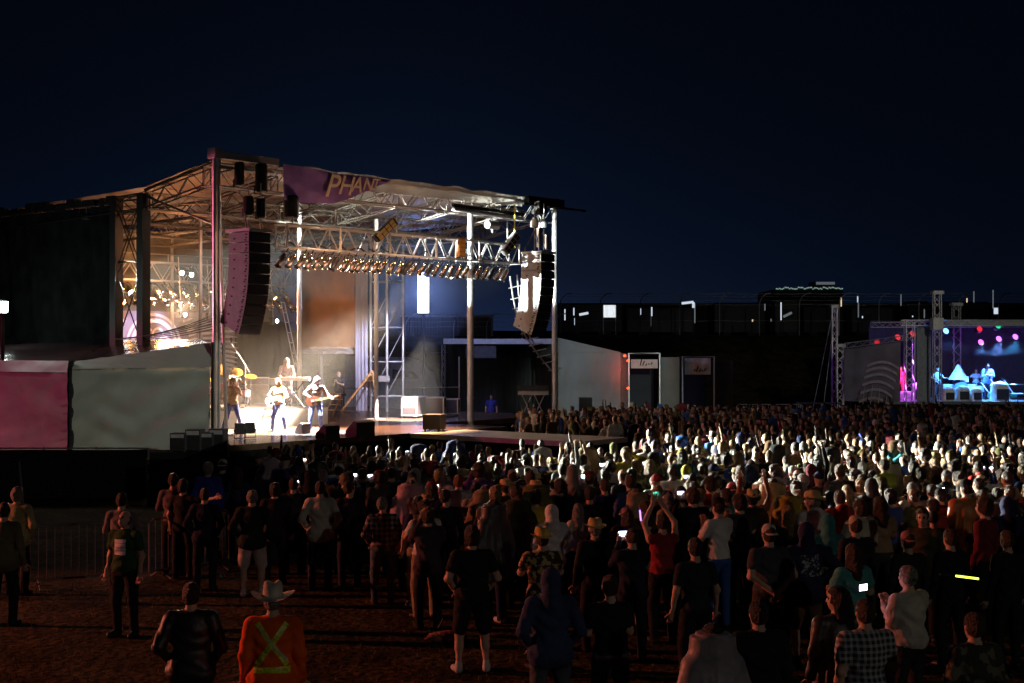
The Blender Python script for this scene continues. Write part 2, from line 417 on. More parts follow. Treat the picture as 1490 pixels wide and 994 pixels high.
def head_shell(name, prims, cut=None, h=.012, disp=0.0):
    G, lo = field(prims, h, .04)
    n = G.shape; ax = [lo[k]+h*np.arange(n[k]) for k in range(3)]
    X = np.stack(np.meshgrid(*ax, indexing='ij'), -1)
    if disp: G = G+disp*np.sin(X[...,0]*55+np.sin(X[...,2]*40)*1.3)*np.cos(X[...,1]*48+X[...,2]*30)
    if cut is not None: G = np.maximum(G, cut(X))
    V3, Q = surface_nets(G, lo, h)
    return np_mesh(name, V3, Q, [M_HAIR['brown']])
def E(c, r, k=.02): return Prim('e', 'h', c, rad=r, k=k)
def facecut(X, y0=.045, z0=.045):      # positive where the face must stay free
    return np.minimum((X[...,1]-y0+.25*(X[...,2])), 0.5)*1.0-np.maximum(X[...,2]-z0, 0)*2.2
HEADW = {}
def init_headwear():
    skull = lambda g: E((0, -.016, .022), (.078+g, .098+g, .102+g))
    HEADW['short'] = head_shell('hair', [skull(.008), E((0, -.05, -.02), (.075, .062, .075))], lambda X: np.maximum(facecut(X), -X[...,2]-.085), disp=.006)
    HEADW['thin'] = head_shell('hair', [skull(.003), E((0, -.05, -.02), (.073, .055, .07))], lambda X: np.maximum(facecut(X, .0, .5), np.maximum(-X[...,2]-.08, np.minimum(X[...,2]-.055, X[...,1]*0+1))), disp=.002)
    HEADW['full'] = head_shell('hair', [skull(.02), E((0, -.05, -.03), (.09, .07, .085))], lambda X: np.maximum(facecut(X), -X[...,2]-.11), disp=.008)
    HEADW['long'] = head_shell('hair', [skull(.014), Prim('c', 'h', (0, -.07, -.02), (0, -.10, -.26), .085, .075, k=.04), Prim('c', 'h', (-.06, -.03, -.03), (-.10, -.06, -.20), .04, .03), Prim('c', 'h', (.06, -.03, -.03), (.10, -.06, -.20), .04, .03)], lambda X: facecut(X), disp=.007)
    HEADW['bun'] = head_shell('hair', [skull(.008), E((0, -.12, .03), (.045, .045, .045))], lambda X: np.maximum(facecut(X), -X[...,2]-.06), disp=.004)
    HEADW['ponytail'] = head_shell('hair', [skull(.008), Prim('c', 'h', (0, -.11, .03), (0, -.15, -.20), .034, .02)], lambda X: facecut(X), disp=.004)
    # hats
    def cap_mesh(back=False):
        mb = MB(); prof = [(.088, .025), (.089, .05), (.085, .085), (.07, .115), (.045, .132), (.012, .138), (0, .138)]
        mb.lathe(prof, 18, 0, (0, -.014, 0)); s = -1 if back else 1; vs = []; n = 10
        for i in range(n+1):
            a = PI*(.14+.72*i/n); vs += [(.088*math.cos(a), -.014+s*.100*math.sin(a), .03), (.080*math.cos(a), -.014+s*(.075+.11*math.sin(a)), .012+.01*math.sin(a))]
        vs2 = [(x, y, z-.006) for x, y, z in vs]; m = len(vs)
        fs = [(2*i, 2*i+2, 2*i+3, 2*i+1) for i in range(n)]+[(m+2*i, m+2*i+1, m+2*i+3, m+2*i+2) for i in range(n)]+[(2*i+1, 2*i+3, m+2*i+3, m+2*i+1) for i in range(n)]
        mb.add(vs+vs2, fs); mb.lathe([(.008, .136), (.006, .144), (0, .145)], 8, 0, (0, -.014, 0))
        o = mb.build('cap', M_BLACK, smooth=True); me = o.data; bpy.data.objects.remove(o); return me
    HEADW['cap'] = cap_mesh(); HEADW['cap_back'] = cap_mesh(True)
    def brim_hat(R, crown, curl, crease, dents=True):
        mb = MB(); n = 28; rows = []
        prof = [(R, 0), (R*.85, -.004), (.115, -.002), (.096, .004), (.094, .03), (.09, crown*.6), (.08, crown*.9), (.06, crown), (.03, crown), (.0, crown)]
        vs = []
        for r, z in prof:
            for k in range(n):
                a = 2*PI*k/n; x, y = r*math.cos(a)*.92, r*math.sin(a)*1.12; zz = z
                if r > .1: zz += curl*abs(math.cos(a))**2*((r-.1)/(R-.1))**1.5-.02*abs(math.sin(a))**3*((r-.1)/(R-.1))
                if z > crown*.8 and dents: zz -= crease*math.exp(-(x/.03)**2); 
                vs.append((x*1.08, y*1.08-.014, zz+.045))
        fs = [(i*n+k, i*n+(k+1) % n, (i+1)*n+(k+1) % n, (i+1)*n+k) for i in range(len(prof)-1) for k in range(n)]
        mb.add(vs, fs)
        o = mb.build('hat', M_BLACK, smooth=True); me = o.data; bpy.data.objects.remove(o)
        return me
    HEADW['cowboy'] = brim_hat(.205, .14, .04, .03); HEADW['fedora'] = brim_hat(.15, .11, .02, .015)
    HEADW['beanie'] = head_shell('beanie', [E((0, -.018, .04), (.092, .108, .108))], lambda X: .02-X[...,2]-X[...,1]*-.1)
    HEADW['hood'] = head_shell('hood', [E((0, -.03, .015), (.108, .118, .132)), Prim('c', 'h', (0, -.07, -.06), (0, -.08, -.16), .085, .10, k=.03)], lambda X: -( .055-X[...,1]+.35*np.maximum(X[...,2]-.07, 0)), disp=.004)
init_headwear()
CHILDNAME = dict(short='hair', thin='hair', full='hair', long='hair', bun='hair', ponytail='hair', cap='cap', cap_back='cap', cowboy='cowboy_hat', fedora='straw_hat', beanie='beanie', hood='hood')

def place_person(pt, loc, face, height=1.75, wide=1.0, top=(.1,.1,.1), bottom=(.03,.03,.05), skin=0, shoe='black', hair='short', haircol='brown', hat=None, hatcol=None,
                 label='', group=None, shiny=False, topmat=None, botmat=None):
    """pt: body prototype, face: compass direction of the body's +y, radians"""
    o = bpy.data.objects.new('person', pt['mesh']); COL.objects.link(o)
    s = height/1.75; o.scale = (s*wide, s*wide, s); o.location = loc; o.rotation_euler = (0, 0, face)
    ms = [M_SKIN[skin], topmat or cloth(top, shiny), botmat or cloth(bottom), M_SHOE[shoe], M_EYE, M_LIP]
    for i, m in enumerate(ms):
        o.material_slots[i].link = 'OBJECT'; o.material_slots[i].material = m
    tag(o, label, 'person', group)
    for key, m in ((hair, M_HAIR[haircol]), (hat, cloth(hatcol) if hatcol else None)):
        if key and key in HEADW:
            c = bpy.data.objects.new(CHILDNAME[key], HEADW[key]); COL.objects.link(c); c.parent = o; c.matrix_local = pt['head']
            c.material_slots[0].link = 'OBJECT'; c.material_slots[0].material = m
    return o
_PT = {}
def body(**k):
    key = tuple(sorted(k.items()))
    if key not in _PT: _PT[key] = make_body('person', **k)
    return _PT[key]
def hand_world(o, pt, side=1, off=(0, .03, .10)):
    p = Vector(pt['wr'][side])+Vector(off)
    return Matrix.LocRotScale(o.location, o.rotation_euler, o.scale) @ p
M_PHONE = mat('phone_case', (.02, .02, .02), .4, var=0)
def phone(o, pt, label, col=(.8, .88, 1.), s=9, both=True, size=1.0, off=None, name='phone'):
    w = [Vector(x) for x in pt['wr']]
    p = ((w[0]+w[1])/2 if both else w[1])+Vector(off or (0, .05, .12))
    p = Matrix.LocRotScale(o.location, o.rotation_euler, o.scale) @ p
    e = empty(name, p, o.rotation_euler.z, label, 'phone')
    MB().box((0, 0, 0), (.13*size, .012, .072*size)).build('case', M_PHONE, e)
    MB().box((0, -.0085, 0), (.12*size, .004, .064*size)).build('screen', glow('screen_%d_%d_%d_%d' % (*[int(c*100) for c in col], s), col, s), e)
    return e
# ---------------------------------------------------------------- main stage
def px_at(px, v):                                     # u where the column px meets the stage plane v
    r = (px-CX)/F; a = V*v
    return (r*(O0.y+a.y)-(O0.x+a.x))/(U.x-r*U.y)
M_CANVAS = mat('white_canvas', (.62, .60, .56), .75, var=.12, scale=.8, bump=.5, bscale=2.5, spec=.3)
nc, lc, bc_ = nodes_of(M_CANVAS); tr_ = nc.new('ShaderNodeBsdfTranslucent'); tr_.inputs[0].default_value = (.62, .58, .50, 1); mxs = nc.new('ShaderNodeMixShader'); mxs.inputs[0].default_value = .4
lc.new(bc_.outputs[0], mxs.inputs[1]); lc.new(tr_.outputs[0], mxs.inputs[2]); lc.new(mxs.outputs[0], nc['Material Output'].inputs['Surface'])
M_GREYCLOTH = mat('grey_cloth', (.16, .155, .14), .9, var=.15, scale=.8, bump=.5, bscale=2)
M_DECK = mat('stage_deck_floor', (.10, .06, .04), .22, var=.25, scale=1.2, bump=.05, bscale=8)
M_PURPLE = mat('purple_vinyl', (.30, .18, .58), .55, var=.12, scale=1.5, bump=.4, bscale=3)
M_RUST = mat('rust_cloth', (.36, .17, .07), .85, var=.1, scale=1.2, bump=.6, bscale=2.5)
M_PALECLOTH = mat('pale_blue_cloth', (.45, .47, .62), .85, var=.15, scale=1)
M_TANVINYL = mat('tent_vinyl', (.46, .47, .42), .65, var=.05, scale=.9, bump=.12, bscale=8)
M_WHITEP = mat('white_paint', (.75, .75, .73), .5, var=.06)
stage = empty('concert_stage', O0, ANG, 'large roofed concert stage with white canopy over aluminium masts and trusses', 'stage')
dk = MB(); dk.add([(x, y, z) for z in (1.08, 1.25) for x, y in ((-2.4, -3.6), (10, -3.6), (10, 0), (18, 0), (18, 14.2), (.2, 14.2), (.2, 0))], [(6, 5, 4, 3, 2, 1, 0), (7, 8, 9, 10, 11, 12, 13)]+[(i, (i+1) % 7, 7+(i+1) % 7, 7+i) for i in range(7)]); dk.build('deck', M_DECK, stage)
sk = MB()
sk.grid((-2.38, -3.55, 0), (9.98, -3.55, 0), (9.98, -3.55, 1.07), (-2.38, -3.55, 1.07), 60, 4, folds(1, .05, 40, 2))
sk.grid((9.98, -3.55, 0), (9.98, 0, 0), (9.98, 0, 1.07), (9.98, -3.55, 1.07), 20, 4, folds(2, .05, 14, 2))
sk.grid((9.98, 0, 0), (17.98, 0, 0), (17.98, 0, 1.07), (9.98, 0, 1.07), 30, 4, folds(3, .05, 24, 2))
sk.grid((.25, 0, 0), (-2.38, -3.55, 0), (-2.38, -3.55, 1.07), (.25, 0, 1.07), 20, 4, folds(4, .05, 14, 2)); sk.grid((.22, 14, 0), (.22, 0, 0), (.22, 0, 1.07), (.22, 14, 1.07), 50, 4, folds(4, .05, 34, 2))
sk.build('deck_skirt', M_DRAPE, stage, True)
def zt(v): return 9.95-.176*v if v < 3.7 else 9.3-(v-3.7)*.03
# masts: (u, v, top)
for i, (u, v, zt_, r) in enumerate([(0, 0, 10.12, .085), (.42, .25, 8.9, .06), (12.07, -.05, 9.1, .12), (17.3, -.05, 9.7, .12), (6.64, 3.5, 9.0, .085), (10.6, 3.5, 9.0, .085), (5.3, 7.5, 8.8, .07), (17.3, 13.8, 9.0, .1), (9, 14.1, 9.0, .08)]):
    m = MB(); z0 = 1.25 if 0 < u < 17 and v >= 0 else 0
    if i == 0:
        for dx in (-.075, .075): m.tube([(u+dx, v, z0), (u+dx, v, zt_)], .07, 8)
        for k in range(12): m.box((u, v, .5+k*.8), (.16, .05, .03))
    elif i == 1: m.tube([(u+.1, v-.1, 1.25), (u-.12, v, zt_)], r, 8)
    else:
        m.tube([(u, v, z0), (u, v, zt_)], r, 10)
        for k in range(1, 4): m.tube([(u, v, z0+k*2.1), (u, v, z0+k*2.1+.05)], r*1.15, 10)
    m.box((u, v, z0+.02), (.5, .5, .04)); m.build('mast', M_ALU, stage)
# roof frame
MB().truss((0, .35, 9.12), (17.4, .35, 9.12), .5, .72, 26, .035, .018).build('roof_truss', M_ALUD, stage)
for v in (3.7, 7.2, 10.6, 13.7): MB().truss((0, v, zt(v)-.72), (17.2, v, zt(v)-.72), .4, .55, 20, .03, .016).build('roof_truss', mat('dimmed_roof_steel', (.16, .14, .12), .6, .3), stage)  # steel colour darkened so the roof underside reads as shaded
for k, u in enumerate((0.1, 2.9, 5.8, 8.7, 11.6, 14.5, 17.2)):
    m = MB(); m.truss((u, .6, zt(.6)-.68), (u, 3.6, zt(3.6)-.66), .3, .55, 5, .028, .016); m.truss((u, 3.8, zt(3.8)-.66), (u, 13.6, zt(13.6)-.66), .3, .5, 12, .028, .016)
    m.build('rafter', M_BLKSTEEL if k < 3 else mat('dimmed_roof_steel', (.22, .20, .17), .6, .3), stage)
m = MB()
for k in range(6):
    u = .2+2.9*k
    for (a, b) in ((3.7, 7.2), (7.2, 10.6), (10.6, 13.7)):
        m.tube([(u, a, zt(a)-.3), (u+2.6, b, zt(b)-.3)], .02, 5); m.tube([(u+2.6, a, zt(a)-.3), (u, b, zt(b)-.3)], .02, 5)
m.build('roof_brace', mat('dimmed_roof_steel', (.22, .20, .17), .6, .3), stage)
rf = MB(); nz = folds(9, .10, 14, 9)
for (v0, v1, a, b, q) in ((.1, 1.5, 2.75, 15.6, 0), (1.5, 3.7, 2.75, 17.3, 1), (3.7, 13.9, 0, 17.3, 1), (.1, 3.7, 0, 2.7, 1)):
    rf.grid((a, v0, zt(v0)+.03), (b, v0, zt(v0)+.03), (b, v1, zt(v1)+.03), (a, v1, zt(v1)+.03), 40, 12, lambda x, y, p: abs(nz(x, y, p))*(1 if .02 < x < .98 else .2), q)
rf.build('roof_canopy', [M_CANVAS, mat('roof_canvas_shaded', (.13, .10, .075), .6, var=.25, scale=.7, bump=.5, bscale=2)], stage, True)  # same canopy cloth, its inner shade put into a darker colour
fs = MB(); wob = folds(3, .06, 9, 2)
def fasc(a, b, p): return wob(a, b, p)*1.0
fs.grid((2.8, .02, 9.45), (15.3, .02, 9.62), (15.3, .02, 9.98), (2.8, .02, 10.02), 60, 4, fasc)
me = fs.build('roof_fascia', M_CANVAS, stage, True)
for v_ in me.data.vertices:
    if v_.co.z > 9.9: v_.co.z += .10*noise.noise(Vector((v_.co.x*1.1, 2, 0)))+.05
m = MB(); m.bbox((-.15, -.10, 9.98), (2.5, .12, 10.2)); m.bbox((-.2, -.18, 9.95), (.05, .2, 10.28)); m.tube([(0, 0, 9.7), (2.4, .1, 9.75)], .05); m.tube([(0, 0, 9.5), (1.6, .1, 9.95)], .035)
m.build('front_beam', M_ALU, stage)
m = MB(); m.bbox((15.4, -.25, 9.75), (17.7, .25, 10.05)); m.tube([(15, -.3, 9.7), (19.2, -.2, 9.72)], .05); m.box((16, -.3, 9.6), (.5, .4, .5)); m.box((16.9, -.3, 9.85), (.35, .4, .35)); m.tube([(11, -.1, 9.35), (15.2, -.1, 9.3)], .07)
m.build('beam_end', M_BLKSTEEL, stage)
MB().tube([(11, -.12, 9.2), (15.1, -.12, 9.12)], .08, 8).build('light_bar', M_ALU, stage)
# side towers, braces, drapes
for v in (3.8, 5.3):
    MB().bbox((-.16, v-.2, 0), (.16, v+.12, 9.1)).build('tower_post', M_BLKSTEEL, stage)
    MB().tube([(.05, v+.24, 0), (.05, v+.24, 9.0)], .05, 8).build('tower_tube', M_ALU, stage)
m = MB()
for z in (4.2, 6.4, 8.6-1.9):
    m.tube([(0, 3.9, z), (0, 5.2, z+2.3)], .022, 5); m.tube([(0, 5.2, z), (0, 3.9, z+2.3)], .022, 5)
for z in (6.9, 8.95): m.tube([(0, 3.8, z), (0, 5.3, z)], .03, 6)
m.tube([(0, 0, 9.9), (0, 3.7, 9.25)], .03); m.tube([(0, .1, 7.9), (0, 3.7, 9.05)], .035); m.tube([(0, -.0, 10), (-.3, 4.4, 8.9)], .012)
m.build('side_brace', M_BLKSTEEL, stage)
m = MB(); m.grid((0, 15.5, 0), (0, 5.5, 0), (0, 5.5, 8.85), (0, 15.5, 8.8), 90, 30, folds(5, .16, 22, 2, 3)); m.build('side_drape', M_DRAPE, stage, True)
m = MB(); random.seed(3)
for k in range(16):
    v = 5.4+k*.62; m.box((random.uniform(-.1, .2), v, 8.95+random.uniform(0, .12)), (.3, random.uniform(.2, .7), random.uniform(.1, .35)))
m.tube([(0, 5.3, 8.95), (0, 15.5, 8.9)], .06, 6); m.build('edge_rigging', M_BLKSTEEL, stage)
m = MB(); m.grid((0, 14.35, 5.2), (17, 14.35, 5.2), (17, 14.35, 8.85), (0, 14.35, 8.85), 40, 8, folds(6, .05, 12, 2)); m.build('rear_wall', M_GREYCLOTH, stage, True)
m = MB(); m.grid((11.8, 14.3, 1.25), (15.7, 14.3, 1.25), (15.7, 14.3, 5.2), (11.8, 14.3, 5.2), 40, 8, folds(16, .12, 14, 2)); m.build('rear_drape', M_DRAPE, stage, True)
m = MB(); m.grid((15.6, 13.4, 4.0), (15.6, 9.8, 4.0), (15.6, 9.8, 8.7), (15.6, 13.4, 8.7), 30, 30, folds(7, .09, 6, 3, 2)); m.build('side_wall', M_RUST, stage, True)
m = MB(); m.grid((15.55, 13.4, 3.75), (15.55, 9.8, 3.75), (15.5, 9.8, 4.05), (15.5, 13.4, 4.05), 30, 5, folds(17, .2, 9, 3, 2)); m.build('rolled_cloth', M_CANVAS, stage, True)
m = MB(); m.grid((15.6, 9.75, 1.25), (15.6, 9.0, 1.25), (15.6, 9.0, 8.8), (15.6, 9.75, 8.8), 16, 30, folds(8, .10, 9, 1)); m.build('curtain', M_PALECLOTH, stage, True)
for (u, v) in ((15.6, 8.8), (16.6, 8.8), (15.6, 7.8), (16.6, 7.8)): MB().tube([(u, v, 0), (u, v, 8.9)], .055, 8).build('scaffold_leg', M_ALU, stage)
m = MB()
for z in (1.9, 3.4, 4.9, 6.9):
    for a, b in (((15.6, 8.8), (16.6, 8.8)), ((15.6, 7.8), (16.6, 7.8)), ((15.6, 8.8), (15.6, 7.8)), ((16.6, 8.8), (16.6, 7.8))): m.tube([(*a, z), (*b, z)], .03, 6)
    m.tube([(15.6, 8.8, z), (15.6, 7.8, z+1.4)], .02, 5); m.tube([(16.6, 8.8, z), (16.6, 7.8, z+1.4)], .02, 5)
m.bbox((15.4, 7.6, 2.55), (15.55, 9.0, 2.8))
m.build('scaffold_frame', M_ALUD, stage)
m = MB(); m.tube([(15.3, 8.4, 3.0), (14.2, 6.9, 1.27)], .06, 6); m.tube([(15.3, 8.4, 3.0), (13.9, 8.9, 1.27)], .05, 6); m.tube([(15.3, 8.2, 2.0), (14.6, 7.4, 1.9)], .04); m.build('outrigger', mat('orange_steel', (.6, .3, .1), .5, .3), stage)
# steel chain hoists and rig boxes hanging under the roof
def hoist(u, v, z, r, h, label, m=M_BLKSTEEL, ztop=None, hor=False):
    e = empty('chain_hoist', S(u, v, z), ANG, label, 'hoist', 'hoists hanging under the stage roof')
    mb = MB()
    if hor: mb.lathe([(0, -h/2), (r*.8, -h/2), (r, -h/2+.04), (r, h/2-.04), (r*.8, h/2), (0, h/2)], 14, 0, (0, 0, 0), Matrix.Rotation(PI/2, 3, 'Y'))
    else: mb.lathe([(0, 0), (r*.8, 0), (r, .05), (r, h-.06), (r*.8, h), (0, h)], 14)
    mb.box((0, r, .1), (r*1.1, r*.5, .25)); mb.build('motor', m, e)
    zt_ = (ztop or 9.2)-z; MB().tube([(0, 0, h*.5), (0, 0, zt_)], .02, 6).build('chain', M_ALUD, e)
    MB().lathe([(0, -.30), (.05, -.27), (.05, -.17), (0, -.14)], 8, 0, (0, 0, 0)).build('hook', M_ALUD, e)
    return e
hoist(.75, -.2, 9.15, .16, .75, 'black drum hoist nearest the top of the left mast', ztop=10)
hoist(1.65, -.2, 9.0, .20, .95, 'larger black drum hoist hung from the short front beam', ztop=10)
hoist(.45, -1.0, 8.15, .17, .6, 'black hoist above the left speaker hang, nearer the mast'); hoist(.95, -1.0, 8.1, .16, .62, 'black hoist above the left speaker hang, farther from the mast')
hoist(3.1, 0, 8.3, .26, .75, 'fat black hoist beneath the lower corner of the purple banner')
hoist(13.3, -.1, 8.75, .17, .65, 'silver motor drum lying sideways above the right truss end', M_ALU, hor=True)
hoist(14.8, -1.0, 8.75, .13, .3, 'small white chain hoist over the right speaker hang, yellow strap side', M_WHITEP, ztop=9.7)
hoist(15.5, -.9, 8.75, .15, .34, 'small grey and white chain hoist beside the outermost right mast', M_ALU, ztop=9.7)
m = MB()
for (a, b) in (((14.8, -1, 8.6), (14.3, -.9, 7.8)), ((14.8, -1, 8.6), (15.1, -1, 7.8)), ((14.8, -1.0, 8.7), (14.8, -1.0, 7.8)), ((15.5, -.9, 8.7), (15.5, -.9, 7.7))): m.tube([a, b], .03, 6)
m.bbox((14.95, -1.1, 7.95), (15.1, -.95, 8.7)); m.bbox((15.6, -1, 7.9), (15.72, -.88, 8.5)); m.build('sling', M_ALU, stage)
for (du, dv) in ((.2, -1.2), (.8, -1.2)): MB().tube([(du, dv, 7.7), (du+.1, -1.0, 8.2)], .025, 6).build('sling', M_ALU, stage)
MB().tube([(14.3, -.4, 9.6), (14.3, -.4, 7.9)], .03, 6).build('strap', mat('yellow_strap', (.6, .5, .1), .7), stage)
# banner with folded lettering
bn = empty('banner', S(2.7, -.06, 10), ANG, 'twisted purple banner with pale slanted lettering along the roof edge', 'banner')
mb = MB(); wv = folds(12, .05, 7, 3, 1.5)
n = 40
vs = []; 
for j in range(9):
    for i in range(n+1):
        a = i/n; b = j/8; top = .02+.08*math.sin(a*9)*.3-.05*a; bot = -1.12+ (1.08*max(0, (a-.42)/.58)**1.05) - .05*math.sin(a*12)*(1-a)
        z = bot*(1-b)+top*b; vs.append((a*5.05, wv(a, b, None)-.03*(1-b), z))
mb.add(vs, [(j*(n+1)+i, j*(n+1)+i+1, (j+1)*(n+1)+i+1, (j+1)*(n+1)+i) for j in range(8) for i in range(n)])
mb.build('banner_cloth', M_PURPLE, bn, True)
def text_mesh(txt, size, shear, name, m, parent, loc, rot, extr=.004, weight=.0):
    cu = bpy.data.curves.new(name, 'FONT'); cu.body = txt; cu.size = size; cu.shear = shear; cu.extrude = extr; cu.offset = weight; cu.resolution_u = 4
    o = bpy.data.objects.new(name, cu); COL.objects.link(o); dg = bpy.context.evaluated_depsgraph_get(); me = bpy.data.meshes.new_from_object(o.evaluated_get(dg))
    bpy.data.objects.remove(o); me.materials.clear(); me.materials.append(m)
    o = bpy.data.objects.new(name, me); COL.objects.link(o); o.parent = parent; o.location = loc; o.rotation_euler = rot
    return o
M_LET = mat('cream_lettering', (.86, .80, .72), .6, var=.1, scale=3); M_LETRED = mat('red_lettering_edge', (.5, .12, .06), .6, var=0)
# letters shrink towards the fold, cut off by the banner's twist
x = 1.72
for ch, hgt, wd, dz in (('P', .92, .66, -.86), ('H', .76, .66, -.73), ('A', .64, .60, -.61), ('N', .52, .56, -.50), ('T', .36, .40, -.36), ('O', .24, .34, -.25)):
    if ch == 'O':
        break
    for mm, off, yo in ((M_LETRED, .022, -.115), (M_LET, .006, -.125)):
        t_ = text_mesh(ch, hgt*1.22, .38, 'lettering', mm, bn, (x, yo, dz), (PI/2, 0, 0), weight=off)
    x += wd*.93
# lighting trusses
ft = empty('lighting_truss', S(2.5, -.2, 7.3), ANG, 'long aluminium box truss across the stage front carrying a row of cans', 'truss')
MB().truss((0, 0, 0), (12, 0, 0), .5, .75, 26, .032, .018).build('truss_frame', M_ALU, ft)
for k in range(6): MB().tube([(k*2.4, -.27, 0), (k*2.4, .27, 0), (k*2.4, .27, .76), (k*2.4, -.27, .76), (k*2.4, -.27, 0)], .045, 6).build('truss_joint', M_ALUD, ft)
for k in (0.5, 5.4, 11.6): MB().tube([(k, 0, .75), (k, 0, 1.6)], .03, 6).build('hanger', M_ALUD, ft)
m = MB(); random.seed(5)
for k in range(9):
    x0 = k*1.3+.2; m.tube([(x0+t*1.2, .1, .12+.1*math.sin(t*9+k)+.05*k % .1) for t in (0, .25, .5, .75, 1)], .03, 5)
m.build('cable_run', M_BLACK, ft)
rt = empty('lighting_truss', S(4.9, 13.3, 6.8), ANG, 'brightly lit truss across the back of the stage above the winged backdrop', 'truss')
MB().truss((0, 0, 0), (9.9, 0, 0), .5, .75, 18, .035, .02).build('truss_frame', M_ALU, rt)
m = MB(); m.tube([(0, 0, 1.1), (9.9, 0, 1.1)], .025); [m.tube([(k*1.65, 0, .75), (k*1.65, 0, 2.0 if k % 2 else 1.1)], .03, 6) for k in range(7)]; m.build('hanger', M_ALU, rt)
# par cans
M_CAN = mat('polished_can', (.75, .72, .68), .2, 1.0, var=.1); M_CANB = mat('black_can', (.04, .04, .04), .4, .5); M_LENS = mat('dark_lens', (.05, .05, .06), .15, .2, var=0)
def make_can(lit=None, canm=M_CAN):
    e = empty('par_can', (0, 0, 0)); mb = MB(); R = Matrix.Identity(3)
    mb.lathe([(0, .04), (.05, .04), (.085, -.04), (.10, -.14), (.105, -.50), (.095, -.50), (.09, -.2)], 12)
    mb.lathe([(.105, -.46), (.135, -.47), (.135, -.50), (.104, -.50)], 12); mb.build('can', canm, e, True)
    MB().lathe([(0, -.38), (.09, -.38), (.09, -.40), (0, -.41)], 12).build('lens', lit or M_LENS, e)
    mb = MB(); mb.tube([(-.15, 0, -.2), (-.15, 0, .12), (.15, 0, .12), (.15, 0, -.2)], .014, 4); mb.tube([(0, 0, .1), (0, 0, .26)], .02, 6); mb.build('yoke', M_BLKSTEEL, e)
    return e
can0 = make_can(); canb = make_can(canm=M_CANB); can_w = make_can(glow('lamp_warm', (1, .42, .10), 45)); can_h = make_can(glow('lamp_white', (1, .9, .8), 40))
rotF = (math.radians(38), 0, ANG)      # barrels lean back towards the stage
used = set()
def put_can(src, loc, rot, label, group):
    if src.name in used: c = copy_tree(src, loc, rot, label)
    else: used.add(src.name); c = src; c.location = loc; c.rotation_euler = rot; c['label'] = label
    c['category'] = 'stage light'; c['group'] = group
    return c
random.seed(11)
can_d = make_can(glow('lamp_ember', (1, .45, .15), 5))
lit = {3: can_h, 12: can_h, 17: can_w, 23: can_w, 1: can_d, 5: can_d, 7: can_d, 9: can_d, 14: can_d, 19: can_d, 21: can_d, 26: can_d}
for i in range(30):
    u = 2.65+i*.395; src = lit.get(i, can0 if i % 3 else canb)
    put_can(src, S(u, -.2+random.uniform(-.05, .05), 7.08), (math.radians(38+random.uniform(-8, 8)), random.uniform(-.1, .1), ANG),
            ('%s can lamp, %s from the left end of the front truss' % ('glowing' if i in lit else ('silver' if i % 3 else 'black'), ORD[i])), 'can lamps under the front truss')
rl = {0: can_w, 1: can_h, 5: can_w, 8: can_w, 12: can_w}
for row in range(2):
    for i in range(14):
        u = 5.2+i*.69+row*.3; k = rl.get(i) if (row == 0 or i < 1 or i == 12) else None
        q_c = put_can(k or can0, S(u, 13.05, 6.55-row*.42), (math.radians(-52+random.uniform(-12, 12)), random.uniform(-.35, .1), ANG+random.uniform(-.3, .3)),
                '%s can lamp, %s in the %s row on the back truss' % ('glowing orange' if k else 'ring-fronted', ORD[i], ('upper', 'lower')[row]), 'can lamps under the back truss'); q_c.scale = (1.3, 1.3, 1.2)
# blinders and moving heads
def box_light(loc, rot, sz, label, front, m=M_BLKSTEEL, cells=(2, 4), sc=1):
    e = empty('strobe_light', loc, 0, label, 'stage light', 'large box lights on the front truss'); e.rotation_euler = rot
    MB().box((0, 0, 0), sz).build('housing', m, e); mb = MB(); sx, sz_ = sz[0]*.9/cells[0], sz[2]*.9/cells[1]
    for i in range(cells[0]):
        for j in range(cells[1]): mb.box((-sz[0]*.45+sx*(i+.5), -sz[1]/2-.01, -sz[2]*.45+sz_*(j+.5)), (sx*.85, .02, sz_*.8))
    mb.build('lamp_cells', front, e)
    mb = MB(); mb.tube([(-sz[0]/2-.03, 0, 0), (-sz[0]/2-.03, 0, -sz[2]*.75), (sz[0]/2+.03, 0, -sz[2]*.75), (sz[0]/2+.03, 0, 0)], .018, 5); mb.build('yoke', M_ALUD, e)
    return e
box_light(S(7.1, -.4, 8.15), (0, math.radians(48), ANG-.3), (.28, .25, 1.0), 'tilted box light with pale cells on the middle of the front truss', mat('amber_glass', (.6, .45, .2), .3))
box_light(S(13.9, -.5, 8.05), (0, math.radians(40), ANG-.3), (.3, .3, .95), 'tilted box light at the right end of the front truss', M_LENS, M_ALU)
box_light(S(11.1, -.4, 7.75), (0, 0, ANG-.3), (.3, .25, .7), 'upright amber box light inside the right half of the front truss', mat('amber_glass2', (.6, .3, .08), .3), M_RUST)
for i, (px, py) in enumerate(((262, 395), (276, 397))):
    e = empty('moving_head', S(px_at(px, 13), 13, EYE+(HY-py)/35.6), ANG, 'white beaming moving head on the back truss, %s one' % ('left-hand', 'right-hand')[i], 'stage light', 'pair of moving heads')
    MB().box((0, 0, .22), (.3, .25, .12)).build('base', M_BLKSTEEL, e); MB().tube([(-.14, 0, .2), (-.14, 0, 0)], .03).tube([(.14, 0, .2), (.14, 0, 0)], .03).build('yoke', M_BLKSTEEL, e)
    MB().lathe([(0, .12), (.1, .1), (.12, -.1), (.1, -.12)], 12, 0, (0, 0, 0), Matrix.Rotation(-PI/2, 3, 'X')).build('head', M_BLKSTEEL, e)
    MB().lathe([(0, -.125), (.1, -.125)], 12, 0, (0, 0, 0), Matrix.Rotation(-PI/2, 3, 'X')).build('lens', glow('beam_white', (.85, .88, 1), 60), e)
